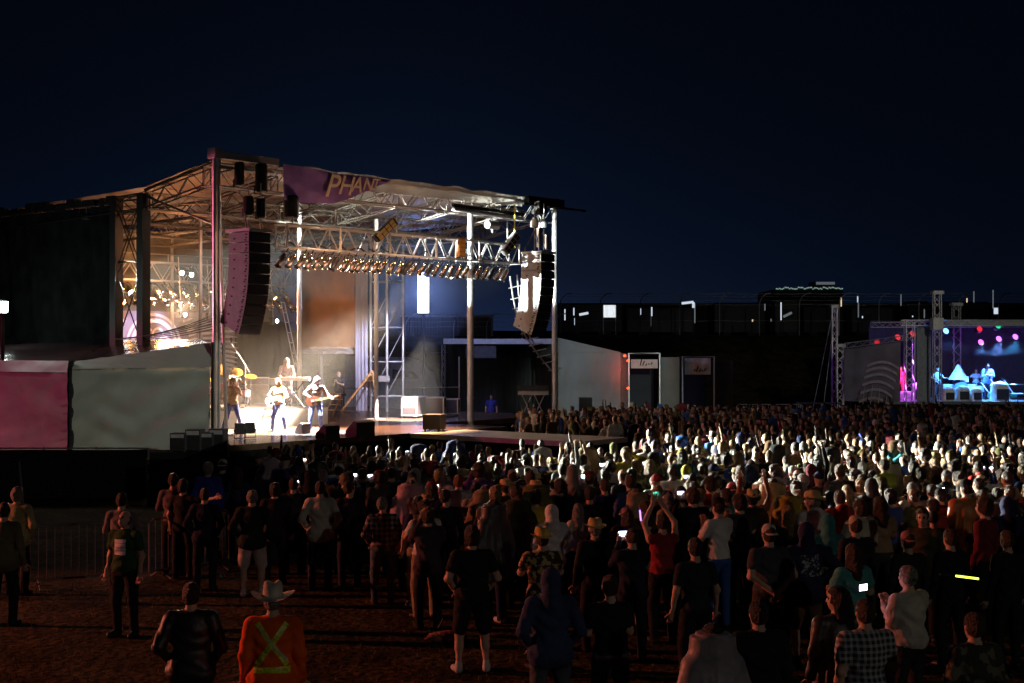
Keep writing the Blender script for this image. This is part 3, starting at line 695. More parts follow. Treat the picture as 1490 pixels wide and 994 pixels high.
for i, (px, py, dv) in enumerate(((172, 452, 12.8), (266, 456, 12.6), (308, 458, 12.6), (400, 463, 12.6))):
    e = empty('moving_head', S(px_at(px, dv), dv, EYE+(HY-py)/36.5), ANG, ['white spot low beside the dark tower post', 'small white spot just above the backdrop wheel', 'white spot above the backdrop wing by the mast', 'pale green beaming spot between speaker hang and pole'][i], 'stage light', 'low spots at the stage back')
    MB().box((0, .1, .0), (.3, .25, .3)).build('base', M_BLKSTEEL, e)
    MB().lathe([(0, .12), (.09, .1), (.10, -.1), (.09, -.14)], 12, 0, (0, 0, 0), Matrix.Rotation(PI/2, 3, 'X')).build('head', M_BLKSTEEL, e)
    MB().lathe([(0, -.15), (.085, -.15)], 12, 0, (0, -0, 0), Matrix.Rotation(-PI/2, 3, 'X')).build('lens', glow('beam_pale', (.8, .9, 1), 40), e)
    MB().tube([(0, .1, 0), (0, .3, 2.4)], .02).build('hanger', M_ALUD, e)
# backdrop with wheel and wings
bd = empty('backdrop', S(4.2, 14.1, 1.3), ANG, 'lavender backdrop with a large wheel between two feathered wings', 'backdrop')
M_LAV = mat('lavender_cloth', (.34, .30, .46), .85, var=.1, scale=.8); M_LAVW = mat('pale_print', (.85, .82, .92), .85, var=.06)
MB().grid((0, 0, 0), (8.2, 0, 0), (8.2, 0, 4.25), (0, 0, 4.25), 30, 16, folds(2, .015, 5, 2)).build('backdrop_cloth', M_LAV, bd, True)
cxw = px_at(225, 14)-4.2; czw = 2.75; mb = MB()
def arc(cx, cz, r0, r1, a0, a1, n=30, y=-.06):
    vs = []
    for i in range(n+1):
        a = a0+(a1-a0)*i/n; vs += [(cx+r0*math.cos(a), y, cz+r0*math.sin(a)), (cx+r1*math.cos(a), y, cz+r1*math.sin(a))]
    mb.add(vs, [(2*i, 2*i+1, 2*i+3, 2*i+2) for i in range(n)])
arc(cxw, czw, 1.30, 1.42, 0, 2*PI, 50); arc(cxw, czw, 1.02, 1.2, 0, 2*PI, 50)
for k in range(7): a = k*2*PI/7+.3; arc(cxw+.55*math.cos(a), czw+.55*math.sin(a), .22, .32, a-1.2, a+2.4, 14)
for k in range(9): a = k*2*PI/9; arc(cxw+.25*math.cos(a), czw+.25*math.sin(a), .07, .13, a, a+3, 8)
for s_ in (-1, 1):
    for row, (L0, n) in enumerate(((1.0, 9), (1.8, 10), (2.7, 11))):
        for k in range(n):
            x0 = cxw+s_*(1.5+row*.75+k*.10); z0 = czw+1.15-row*.12-k*.20; L_ = L0*(1-k*.06)*.55
            a = .05+k*.05; dx, dz = math.cos(a)*L_*s_, -math.sin(a)*L_+.12
            mb.add([(x0, -.06, z0), (x0+dx*.6, -.06, z0+dz*.6+.05), (x0+dx, -.06, z0+dz), (x0+dx*.6, -.06, z0+dz*.6-.07), (x0, -.06, z0-.11)], [(0, 1, 2, 3, 4)])
for v_i, v_ in enumerate(mb.v): pass
mb.build('wheel_and_wings', M_LAVW, bd)
# ---------------------------------------------------------------- line arrays
M_CABSIDE = mat('cabinet_side', (.42, .40, .42), .6, var=.08); M_GRILLE = mat('speaker_grille', (.012, .012, .013), .8, var=.1)
def line_array(u, v, ztop, label):
    e = empty('speaker_array', S(u, v, ztop), ANG, label, 'speakers', 'hanging speaker arrays')
    MB().bbox((-.02, -.05, 0), (.9, 1.1, .09)).build('fly_bar', M_ALUD, e)
    p = Vector((0, 0, -.01)); th = 0; H = .325
    for k in range(10):
        th = max(0, (k-2))*.055 if k > 2 else 0
        th = min(th, .5)
        R = Matrix.Rotation(th, 3, 'X')              # front face tilts down towards the crowd
        dn = R @ Vector((0, 0, -H))
        def q(x, y, z): return p+R @ Vector((x, y, z))
        mb = MB(); vs = [q(x, y, z) for z in (-H+.015, -.01) for (x, y) in ((0, 0), (.85, 0), (.80, 1.02), (.05, 1.02))]
        mb.add(vs, [(3, 2, 1, 0), (4, 5, 6, 7), (1, 2, 6, 5), (2, 3, 7, 6), (3, 0, 4, 7)]); c = mb.build('cabinet', M_CABSIDE, e)
        MB().add([q(x, -.012, z) for (x, z) in ((.0, -H+.015), (.85, -H+.015), (.85, -.01), (.0, -.01))]+[q(x, .0, z) for (x, z) in ((.0, -H+.015), (.85, -H+.015), (.85, -.01), (.0, -.01))], [(0, 1, 2, 3), (4, 7, 6, 5), (0, 3, 7, 4), (1, 5, 6, 2), (0, 4, 5, 1), (3, 2, 6, 7)]).build('grille', M_GRILLE, c)
        mb = MB()
        for (y, z) in ((.12, -.09), (.12, -.19), (.16, -.26), (.72, -.2)): mb.box(q(.0+.05*y/1.02-.006, y, z), (.02, .075, .05), 0, R)
        mb.build('rigging_slots', M_BLACK, c)
        p = p+dn
    return e
line_array(.04, -1.5, 7.62, 'dark curved speaker stack hanging by the near mast, side washed in pink light')
line_array(14.55, -1.5, 7.68, 'curved speaker stack hanging at the far stage corner, side lit brilliant white')
# cable ladder falling from the right end of the front truss
cl = empty('cable_ladder', (0, 0, 0), 0, 'drooping cable ladder running from truss end down behind the white-lit speakers', 'cable')
pts = [P(742, 402, 55.9), P(748, 440, 56.1), P(757, 475, 56.4), P(772, 500, 57), P(788, 522, 57.6), P(808, 546, 58.2)]
def spl(pts, n=8):
    out = []
    for i in range(len(pts)-1):
        p0, p1, p2, p3 = pts[max(i-1, 0)], pts[i], pts[i+1], pts[min(i+2, len(pts)-1)]
        for k in range(n):
            t = k/n; out.append(.5*((2*p1)+(-p0+p2)*t+(2*p0-5*p1+4*p2-p3)*t*t+(-p0+3*p1-3*p2+p3)*t**3))
    return out+[pts[-1]]
sp = spl(pts); m = MB(); m.tube(sp, .035, 6); m.tube([p+Vector((.28*(1-i/len(sp)), 0, .05)) for i, p in enumerate(sp[:26])], .03, 6); m.build('cable_run', M_ALU, cl)
m = MB()
for i in range(4, len(sp)-3, 3): m.tube([sp[i]-Vector((.12, 0, .02)), sp[i]+Vector((.42, 0, .10))], .025, 5)
m.build('rungs', M_ALU, cl)
rl_ = empty('rope_ladder', (0, 0, 0), 0, 'thin wire ladder climbing to the end of the back truss behind the keyboard player', 'ladder')
a0, a1, b0, b1 = P(409, 440, 58), P(437, 575, 56), P(414, 440, 58), P(443, 575, 56)
m = MB(); m.tube([a0, a1], .02, 5); m.tube([b0, b1], .02, 5); [m.tube([a0.lerp(a1, t/9), b0.lerp(b1, t/9)], .02, 4) for t in range(10)]; m.build('rails', M_ALU, rl_)
# black cables sagging from the left speaker hang
cb = MB()
for k in range(6):
    cb.tube(spl([S(.3+k*.05, -.5, 5.3-.1*k), S(.1, 1.6+.2*k, 4.75-.08*k), S(-.2, 3.3+.35*k, 4.42-.02*k)], 6), .018, 4)
tag(cb.build('cable_bundle', M_BLACK), 'bundle of thin black cables sagging from the speaker hang to the tent roof', 'cables')
# catwalk into the crowd
cwk = empty('catwalk', S(5, -10.3, 0), ANG, 'narrow catwalk reaching out from the stage into the crowd, pale top', 'catwalk')
MB().bbox((0, 0, 1.1), (2.7, 6.68, 1.25)).build('walkway', mat('catwalk_top', (.42, .45, .42), .5, var=.15, scale=2), cwk)
m = MB(); m.grid((.02, .02, 0), (2.68, .02, 0), (2.68, .02, 1.09), (.02, .02, 1.09), 14, 3, folds(1, .04, 9, 1)); m.grid((.02, 6.6, 0), (.02, .02, 0), (.02, .02, 1.09), (.02, 6.6, 1.09), 30, 3, folds(1, .04, 18, 1)); m.grid((2.68, .02, 0), (2.68, 6.6, 0), (2.68, 6.6, 1.09), (2.68, .02, 1.09), 30, 3, folds(1, .04, 18, 1)); m.build('skirt', M_DRAPE, cwk, True)

# thin smoke hanging under the stage roof
sm = bpy.data.materials.new('smoke'); sm.use_nodes = True; n_ = sm.node_tree.nodes; n_.remove(n_['Principled BSDF']); pv_ = n_.new('ShaderNodeVolumePrincipled')
pv_.inputs['Color'].default_value = (.8, .85, .82, 1); pv_.inputs['Density'].default_value = .0048; pv_.inputs['Anisotropy'].default_value = .2; sm.node_tree.links.new(pv_.outputs[0], n_['Material Output'].inputs['Volume'])
smk = MB().bbox((.35, .9, 1.3), (15.3, 13.6, 8.2)).build('stage_smoke', sm, None, loc=O0, rot=(0, 0, ANG)); tag(smk, 'thin pale smoke drifting through the light beams under the stage roof', 'smoke', kind='stuff')
# ---------------------------------------------------------------- things and people on the main stage
DZ = 1.25
rs = empty('riser', S(3.0, 2.6, DZ), ANG, 'white-fronted riser under the keyboard player and drums', 'riser')
MB().bbox((0, 0, .6), (4.2, 3.2, .68)).build('riser_top', M_BLACK, rs); MB().grid((0, 0, 0), (4.2, 0, 0), (4.2, 0, .6), (0, 0, .6), 30, 3, folds(3, .02, 20, 1)).grid((0, 3.2, 0), (0, 0, 0), (0, 0, .6), (0, 3.2, .6), 30, 3, folds(3, .02, 20, 1)).grid((4.2, 0, 0), (4.2, 3.2, 0), (4.2, 3.2, .6), (4.2, 0, .6), 30, 3, folds(3, .02, 20, 1)).build('riser_skirt', M_WHITEP, rs, True)
RZ = DZ+.68
def amp(loc, rz, sz, label, m, gm, name='amplifier', group=None, cat='amplifier'):
    e = empty(name, loc, rz, label, cat, group)
    mb = MB(); mb.bbox((-sz[0]/2, -sz[1]/2, .05), (sz[0]/2, sz[1]/2, sz[2])); mb.build('cabinet', m, e)
    MB().bbox((-sz[0]*.44, -sz[1]/2-.015, .12), (sz[0]*.44, -sz[1]/2-.002, sz[2]*.72)).build('grille', gm, e)
    MB().bbox((-sz[0]*.44, -sz[1]/2-.012, sz[2]*.76), (sz[0]*.44, -sz[1]/2-.002, sz[2]*.95)).build('control_panel', M_ALUD, e)
    m2 = MB(); [m2.box((sx*sz[0]*.4, sy*sz[1]*.38, .025), (.06, .06, .05)) for sx in (-1, 1) for sy in (-1, 1)]; m2.build('feet', M_BLACK, e)
    return e
amp(P(375, 0, 52.4).xy.to_3d()+Vector((0, 0, RZ)), ANG-.7, (.85, .5, 1.0), 'tall cream amplifier cabinet on the riser behind the nearest guitarist', M_WHITEP, mat('cream_grille', (.7, .62, .5), .8), group='amplifiers on the riser')
amp(P(398, 0, 53).xy.to_3d()+Vector((0, 0, RZ)), ANG-.7, (.7, .5, .95), 'orange-lit cabinet on the riser behind the white-haired keyboard player', M_RUST, M_GREYCLOTH, group='amplifiers on the riser')
def G(px, d, z): v = P(px, 0, d); return Vector((v.x, v.y, z))
# keyboard on stand
kb = empty('keyboard', G(428, 50.0, RZ), 0, 'white keyboard on a stand at the riser edge', 'keyboard')
MB().bbox((-.55, -.16, .93), (.55, .16, 1.05)).build('keyboard_body', M_WHITEP, kb); MB().bbox((-.5, .03, 1.052), (.5, .15, 1.062)).build('keys', mat('ivory', (.8, .78, .7), .3), kb)
MB().tube([(-.35, 0, 0), (.35, 0, .92)], .02).tube([(.35, 0, 0), (-.35, 0, .92)], .02).tube([(-.35, -.2, .02), (-.35, .2, .02)], .02).tube([(.35, -.2, .02), (.35, .2, .02)], .02).build('stand', M_BLKSTEEL, kb)
# drum kit
dr = empty('drum_kit', G(338, 49.6, RZ), .4, 'drum kit with golden cymbals behind the mast', 'drum kit')
mb = MB(); mb.lathe([(0, -.2), (.30, -.2), (.30, .2), (0, .2)], 20, 0, (0, -.1, .32), Matrix.Rotation(PI/2, 3, 'X')); mb.build('bass_drum', M_WHITEP, dr)
for (x, y, z, r) in ((-.3, 0, .75, .17), (.05, -.05, .78, .16), (.5, .3, .5, .22), (-.55, .35, .6, .18)): MB().lathe([(0, -.12), (r, -.12), (r, .1), (0, .1)], 16, 0, (x, y, z)).build('drum', mat('drum_shell', (.55, .3, .35), .3), dr)
for (x, y, z, r, t) in ((-.5, -.3, 1.35, .22, 1.1), (.1, -.4, 1.25, .19, .9), (.62, -.1, 1.1, .22, .4), (-.8, .1, 1.0, .21, .3)):
    R = Matrix.Rotation(t, 3, 'X'); MB().lathe([(0, .02), (.04, .015), (r, -.01), (r, -.014), (0, .0)], 20, 0, (x, y, z), R).build('cymbal', mat('brass', (.75, .5, .12), .3, .7), dr)
    MB().tube([(x, y, z), (x, y, .05)], .014, 5).build('cymbal_stand', M_ALU, dr)
bpt = body(pose='drum', seated=True, sleeve='short', h=.018)
place_person(bpt, G(340, 50.2, RZ-.32), -2.2, 1.72, top=(.5, .4, .35), bottom=(.05, .05, .08), haircol='blond', hair='long', label='seated drummer in a pale shirt half hidden behind the mast')
st = empty('drum_stool', G(340, 50.2, RZ), 0, 'round black stool under the drummer', 'stool'); MB().lathe([(0, .42), (.17, .42), (.18, .46), (.17, .5), (0, .51)], 16).build('seat', M_BLACK, st); MB().tube([(0, 0, .42), (0, 0, .1)], .025).tube([(0, 0, .2), (.2, .1, 0)], .015).tube([(0, 0, .2), (-.2, .1, 0)], .015).tube([(0, 0, .2), (0, -.2, 0)], .015).build('stand', M_ALU, st)
# microphone stands
def mic(loc, rz, label, boom=True, h=1.5):
    e = empty('microphone_stand', loc, rz, label, 'microphone stand', 'microphone stands on the main stage')
    mb = MB(); mb.tube([(0, 0, .02), (0, 0, h)], .013, 6); mb.lathe([(0, 0), (.14, 0), (.13, .03), (0, .035)], 14)
    if boom: mb.tube([(.15, .1, h-.25), (0, 0, h), (-.5, -.2, h+.75)], .012, 5)
    mb.build('stand', M_ALUD, e); t = (-.5, -.2, h+.75) if boom else (0, -.04, h)
    MB().lathe([(0, 0), (.02, .01), (.026, .12), (.034, .14), (.03, .19), (0, .2)], 8, 0, t).build('microphone', M_BLKSTEEL, e)
mic(G(357, 49.2, RZ), .3, 'tall boom microphone stand rising over the drums')
mic(G(330, 45.8, DZ), .3, 'straight microphone stand in front of the singer by the mast', False)
# guitars
def guitar(o, pt, label, bodycol, bass=False):
    M_ = mat('guitar_%d' % int(sum(bodycol)*100), bodycol, .2, var=.05)
    W = Matrix.LocRotScale(o.location, o.rotation_euler, o.scale)
    a, b = Vector(pt['wr'][1]), Vector(pt['wr'][0])        # strumming and fretting hands
    ax = (b-a).normalized(); c = a+Vector((0, .05, .02))-ax*.05
    e = empty('electric_guitar', W @ c, 0, label, 'guitar', 'guitars played on stage')
    fw = Vector((0, 1, 0)); fw = (fw-ax*fw.dot(ax)).normalized(); upv = ax.cross(fw)
    M3 = o.rotation_euler.to_matrix() @ Matrix((ax, fw, upv)).transposed(); e.rotation_euler = M3.to_euler()
    out = []
    for i in range(26):
        t = 2*PI*i/26; r = .19+.045*math.cos(2*t)+.02*math.cos(3*t+.4); out.append((r*math.cos(t)*1.05, r*math.sin(t)*.95))
    mb = MB(); n = len(out); mb.add([(x, -.025, z) for x, z in out]+[(x, .025, z) for x, z in out], [tuple(range(n-1, -1, -1)), tuple(range(n, 2*n))]+[(i, (i+1) % n, n+(i+1) % n, n+i) for i in range(n)]); mb.build('guitar_body', M_, e)
    L_ = .85 if bass else .66
    MB().bbox((.1, .0, -.028), (.1+L_, .04, .028)).build('neck', mat('maple', (.55, .35, .15), .4), e); MB().bbox((.1+L_, .0, -.045), (.27+L_, .03, .05)).build('headstock', M_BLACK, e)
    MB().bbox((-.05, .026, -.04), (.06, .04, .04)).build('pickups', M_ALU, e)
    return e
pA = body(pose='guitar', lean=.12, stance=.22, knees=.04, nod=.3, h=.014)
A_ = place_person(pA, G(406, 46.7, DZ), math.radians(165), 1.76, top=(.62, .52, .3), bottom=(.08, .12, .30), hair='long', haircol='blond', skin=1, shoe='yellow', label='long-haired guitarist in pale shirt with legs apart beside the riser')
guitar(A_, pA, 'white electric guitar held by the guitarist beside the riser', (.8, .78, .75))
pB = body(pose='guitar', lean=.34, stance=.16, knees=.03, nod=.45, h=.014)
B_ = place_person(pB, G(459, 47, DZ), math.radians(200), 1.86, top=(.7, .66, .62), bottom=(.12, .18, .38), hair='long', haircol='white', skin=1, label='white-haired guitarist bending far over his guitar at the stage right')
guitar(B_, pB, 'dark sunburst bass guitar held by the bending white-haired player', (.12, .05, .03), True)
pC = body(pose='singer', lean=.05, stance=.30, knees=.03, sleeve='short', h=.014)
place_person(pC, G(338, 46.2, DZ), math.radians(-150), 1.8, top=(.65, .55, .4), bottom=(.06, .09, .28), hair='full', haircol='blond', skin=1, label='singer with legs wide apart partly hidden behind the two front masts')
pD = body(pose='keys', lean=.22, nod=.5, h=.014)
place_person(pD, G(417, 51.0, RZ), math.radians(190), 1.74, top=(.55, .40, .42), bottom=(.30, .26, .34), hair='long', haircol='white', skin=1, label='white-haired keyboard player standing on the riser in a pink jacket')
pE = body(pose='phone_low', sleeve='short', h=.018, girth=1.1)
place_person(pE, G(493, 61.2, DZ), math.radians(160), 1.75, top=(.04, .04, .05), bottom=(.03, .03, .04), hair='thin', haircol='brown', label='crew member in black watching from the dark wing behind the barrier')
# floor monitors, spots, cases
def wedge(px, d, sz, rz, label):
    e = empty('monitor_wedge', G(px, d, DZ), rz, label, 'stage monitor', 'floor monitors along the stage edge'); w, dp, h = sz
    mb = MB(); mb.add([(-w/2, -dp/2, 0), (w/2, -dp/2, 0), (w/2, dp/2, 0), (-w/2, dp/2, 0), (-w/2, -dp/2, h*.35), (w/2, -dp/2, h*.35), (w/2, dp/2*.5, h), (-w/2, dp/2*.5, h), (-w/2, dp/2, h*.9), (w/2, dp/2, h*.9)],
        [(3, 2, 1, 0), (0, 1, 5, 4), (7, 6, 9, 8), (8, 9, 2, 3), (0, 4, 7, 8, 3), (1, 2, 9, 6, 5), (4, 5, 6, 7)]); mb.build('cabinet', M_BLACK, e)
    a, b = Vector((0, -dp/2, h*.35)), Vector((0, dp/4, h)); mb = MB(); nrm = Vector((0, -(b-a).z, (b-a).y)).normalized()*.01
    mb.add([a+Vector((-w*.45, 0, 0))+nrm+(b-a)*.06, a+Vector((w*.45, 0, 0))+nrm+(b-a)*.06, b+Vector((w*.45, 0, 0))+nrm-(b-a)*.06, b+Vector((-w*.45, 0, 0))+nrm-(b-a)*.06], [(0, 1, 2, 3)]); mb.build('grille', M_GRILLE, e)
    return e
rzn = ANG+PI
wedge(524, 44.6, (.8, .5, .5), rzn, 'broad black monitor wedge alone near the middle of the stage edge')
wedge(440, 46.0, (.35, .35, .35), rzn, 'small black wedge between the two guitarists'); wedge(477, 43.8, (.6, .45, .42), rzn, 'black wedge at the edge below the bending guitarist')
for i, px in enumerate((349, 364)):
    e = empty('floor_light', G(px, 43.2+i*.4, DZ), .3, ['black floor light at the stage edge nearest the mast', 'black floor light at the stage edge, second from the mast'][i], 'stage light', 'pair of black floor lights')
    MB().box((0, 0, .32), (.28, .3, .34)).build('housing', M_BLACK, e); MB().tube([(-.17, 0, .3), (-.17, 0, .03), (.17, 0, .03), (.17, 0, .3)], .02, 5).build('yoke', M_BLKSTEEL, e); MB().box((0, .16, .32), (.22, .02, .26)).build('lens', M_LENS, e)
for i, px in enumerate((262, 284, 302, 318)):
    amp(G(px, 42.2+i*.15, .95), -.1, (.45, .5, .55+.1*(i % 2)), '%s black box in the row on the low ledge left of the stage lights' % ORD[i], M_BLACK, M_GRILLE, 'loudspeaker_box', 'black boxes on the ledge', 'loudspeaker')
ldg = MB(); ldg.bbox((-12.2, 41.8, 0), (-8.4, 42.9, .95)); tag(ldg.build('ledge', M_DRAPE), 'low black-draped ledge in front of the grey tent carrying black boxes', 'platform')
amp(G(632, 47.6, DZ), rzn+.5, (.75, .6, .55), 'squat dark speaker cabinet on the deck near the foot of the bright pole', M_BLACK, M_GRILLE, 'loudspeaker_box', None, 'loudspeaker')
fl = empty('floor_light', G(539, 47.2, DZ), .4, 'small floor light standing in the white pool of light', 'stage light'); MB().box((0, 0, .2), (.2, .2, .26)).build('housing', M_BLACK, fl); MB().tube([(-.14, 0, .2), (-.14, 0, .02), (.14, 0, .02), (.14, 0, .2)], .02, 5).build('yoke', M_BLKSTEEL, fl)
def case(px, d, z, rz, sz, label, m, face):
    e = empty('flight_case', G(px, d, z), rz, label, 'flight case', 'flight cases at the stage side'); w, l, h = sz
    MB().bbox((-w/2, -l/2, .1), (w/2, l/2, h)).build('case_body', m, e)
    mb = MB()
    for sx in (-1, 1):
        for sy in (-1, 1): mb.box((sx*w/2, sy*l/2, h/2+.05), (.05, .05, h-.08))
        for z_ in (.12, h-.01): mb.box((sx*w/2, 0, z_), (.045, l, .045))
    for sy in (-1, 1):
        for z_ in (.12, h-.01): mb.box((0, sy*l/2, z_), (w, .045, .045))
    mb.build('edging', M_ALU, e)
    MB().bbox((-w*.4, -l/2-.02, h*.5), (w*.4, -l/2-.004, h*.93)).build('end_panel', face, e)
    for sx in (-1, 1):
        for sy in (-1, 1): MB().lathe([(0, -.02), (.05, -.02), (.05, .02), (0, .02)], 10, 0, (sx*w*.4, sy*l*.42, .05), Matrix.Rotation(PI/2, 3, 'Y')).build('caster', M_BLACK, e)
    return e
case(603, 56.2, DZ, -.35, (.62, 1.0, .85), 'flight case with a white end panel beside the scaffold', mat('case_black', (.05, .04, .04), .4), M_WHITEP)
case(627, 56.8, DZ, PI/2-.1, (.6, 1.1, .80), 'dark flight case standing right of the white-ended one', mat('case_black', (.05, .04, .04), .4), M_BLACK)
case(653, 57.6, DZ, PI/2-.1, (.6, .8, .70), 'blue flight case at the far end of the row', mat('case_blue', (.04, .05, .15), .4), M_BLACK)
br = MB(); br.tube([G(588, 57, DZ), G(588, 57, DZ+1.15), G(668, 58.5, DZ+1.15), G(668, 58.5, DZ)], .025); tag(br.build('hand_rail', M_ALU), 'thin steel hand rail behind the row of flight cases', 'rail')
def barrier(a, b, label, group, h=1.1, m=mat('galvanised', (.2, .2, .2), .6, .3), cat='crowd barrier'):
    a, b = Vector(a), Vector(b); L_ = (b-a).length; e = empty('crowd_barrier', a, math.atan2((b-a).y, (b-a).x), label, cat, group)
    MB().tube([(0, 0, .15), (0, 0, h-.08), (.08, 0, h), (L_-.08, 0, h), (L_, 0, h-.08), (L_, 0, .15), (0, 0, .15)], .02, 6).build('frame', m, e)
    mb = MB(); n = max(3, int(L_/.13)); [mb.tube([(L_*k/n, 0, .15), (L_*k/n, 0, h)], .008, 5) for k in range(1, n)]; mb.build('bars', m, e)
    for x in (.25, L_-.25): MB().tube([(x, -.28, .015), (x, 0, .16), (x, .28, .015)], .016, 5).build('foot', m, e)
    return e
barrier(G(495, 59.2, DZ), G(521, 58.4, DZ), 'short steel barrier in front of the pale curtain on the stage', None)
lad = empty('stage_steps', G(478, 57.6, DZ), -.8, 'small folding steps leaning by the dark wing of the stage', 'steps'); mb = MB(); [mb.tube([(x, 0, 0), (x, .5, .95)], .03, 6) for x in (-.25, .25)]; mb.build('rails', M_RUST, lad); mb = MB(); [mb.bbox((-.25, .12*k*1.05, .22*k), (.25, .12*k*1.05+.15, .22*k+.03)) for k in range(1, 5)]; mb.build('treads', M_ALUD, lad)
k2 = empty('keyboard', G(776, 58, DZ), -.05, 'covered keyboard on a crossed folding stand at the far end of the deck', 'keyboard')
MB().bbox((-.62, -.2, .85), (.62, .2, 1.02)).build('keyboard_body', M_ALUD, k2); MB().bbox((-.66, -.22, 1.02), (.6, .22, 1.22)).build('cover', M_BLACK, k2)
mb = MB(); [mb.tube([(x, -.15, 0), (x+.4, -.15, .85)], .022).tube([(x+.4, -.15, 0), (x, -.15, .85)], .022) for x in (-.45, .05)]; mb.build('stand', M_ALU, k2)
# ---------------------------------------------------------------- ground and background
gm_ = mat('dry_grass', (.075, .062, .03), .95, var=.35, scale=1.1, bump=1.0, bscale=7, spec=.1)
nt = gm_.node_tree; tcn = [n for n in nt.nodes if n.type == 'TEX_COORD'][0]
n2 = nt.nodes.new('ShaderNodeTexNoise'); n2.inputs['Scale'].default_value = 9; n2.inputs['Detail'].default_value = 6; nt.links.new(tcn.outputs['Object'], n2.inputs['Vector'])
mpn = nt.nodes.new('ShaderNodeMapRange'); mpn.inputs[1].default_value = .35; mpn.inputs[2].default_value = .65; mpn.inputs[3].default_value = .35; mpn.inputs[4].default_value = 1.6; nt.links.new(n2.outputs['Fac'], mpn.inputs[0])
bs = nt.nodes['Principled BSDF']; src = bs.inputs['Base Color'].links[0].from_socket; v2 = nt.nodes.new('ShaderNodeVectorMath'); v2.operation = 'SCALE'; nt.links.new(src, v2.inputs[0]); nt.links.new(mpn.outputs[0], v2.inputs['Scale']); nt.links.new(v2.outputs[0], bs.inputs['Base Color'])
def gz(x, y):
    t = min(max((y-96)/16, 0), 1); t = t*t*(3-2*t)
    z = 4.9*t
    t2 = min(max((y-250)/600, 0), 1)
    return z+9*t2
mb = MB(); ys = [-60, 0, 10, 20, 30, 40, 60, 80, 90, 95]+[96+k*1.6 for k in range(11)]+[118, 130, 150, 200, 260, 330, 420, 560, 800, 1200, 2400]
xs = [-2400, -1000, -400, -200, -100]+list(range(-60, 100, 10))+[100, 200, 400, 1000, 2400]
mb.add([(x, y, gz(x, y)+(.02*noise.noise(Vector((x*.3, y*.3, 0))) if y < 90 else .3*noise.noise(Vector((x*.05, y*.05, 0))))) for y in ys for x in xs], [(j*len(xs)+i, j*len(xs)+i+1, (j+1)*len(xs)+i+1, (j+1)*len(xs)+i) for j in range(len(ys)-1) for i in range(len(xs)-1)])
tag(mb.build('ground', gm_, smooth=True), kind='structure')
# short tufts of grass in the near ground
mb = MB(); random.seed(21)
for k in range(9000):
    d = random.uniform(11, 25)**1.0; px = random.uniform(-40, 1530); x = (px-CX)/F*d; a = random.uniform(0, PI); h_ = random.uniform(.03, .075); w_ = .006
    dx, dy = math.cos(a)*w_, math.sin(a)*w_; lx, ly = random.uniform(-.03, .03), random.uniform(-.03, .03)
    mb.add([(x-dx, d-dy, 0), (x+dx, d+dy, 0), (x+lx, d+ly, h_)], [(0, 1, 2)])
tag(mb.build('grass', mat('grass_blades', (.13, .115, .055), .8, var=.3, scale=2)), 'short trampled grass blades scattered over the near field', 'grass', kind='stuff')
M_DARKV = mat('dark_vehicle', (.025, .025, .028), .5, .1); M_GREYV = mat('grey_vehicle', (.06, .06, .065), .5, .1); M_GLASS = mat('dark_glass', (.015, .018, .02), .5, var=0)
L_W = glow('lit_strip_white', (.75, .85, 1), .8); L_A = glow('lit_strip_amber', (1, .75, .45), .9); L_D = glow('lit_dim', (.7, .8, .9), .16)
BZ = 4.9
def trailer(px0, px1, d, h, label, m=M_DARKV, kind='trailer'):
    x0, x1 = (px0-CX)/F*d, (px1-CX)/F*d; w = x1-x0; e = empty(kind, (x0, d, BZ), 0, label, kind, 'vehicles along the embankment top')
    mb = MB(); mb.add([(0, 0, .5), (w, 0, .5), (w, 2.4, .5), (0, 2.4, .5), (0, .05, h-.15), (w, .05, h-.15), (w, 2.35, h-.15), (0, 2.35, h-.15), (.15, .3, h), (w-.15, .3, h), (w-.15, 2.1, h), (.15, 2.1, h)], [(3, 2, 1, 0), (0, 1, 5, 4), (1, 2, 6, 5), (2, 3, 7, 6), (3, 0, 4, 7), (4, 5, 9, 8), (5, 6, 10, 9), (6, 7, 11, 10), (7, 4, 8, 11), (8, 9, 10, 11)]); mb.build('body', m, e)
    for k in range(max(1, int(w/2.5))): MB().bbox((.6+k*2.5, -.03, h*.5), (1.7+k*2.5 if 1.7+k*2.5 < w-.2 else w-.25, -.003, h*.75)).build('window', M_GLASS, e)
    for x in (w*.25, w*.75): MB().lathe([(0, -.12), (.42, -.12), (.45, 0), (.42, .12), (0, .12)], 14, 0, (x, .2, .45), Matrix.Rotation(PI/2, 3, 'X')).build('wheel', M_BLACK, e)
    return e
specs = [(816, 905, 125, 3.0, 'long dark trailer behind the lit white awning'), (912, 1010, 128, 2.8, 'dark trailer beside the white awning, under a bent lamp strip'), (1040, 1112, 130, 3.2, 'pale-topped trailer in the middle of the embankment'), (1128, 1160, 127, 3.4, 'short boxy truck behind the tall white lamp'), (1170, 1226, 131, 3.0, 'trailer with a weakly lit side between two lamp posts'), (1240, 1300, 128, 2.8, 'dark trailer past the amber lamp post'), (1322, 1352, 126, 3.2, 'small dark van-like trailer behind the second stage roof'), (1372, 1440, 130, 3.3, 'grey trailer above the second stage with a lit doorway'), (1452, 1545, 128, 3.0, 'last dark trailer cut by the frame')]
for i, (a, b, d, h_, lb) in enumerate(specs): trailer(a, b, d, h_, lb, (M_DARKV, M_GREYV)[i % 2])
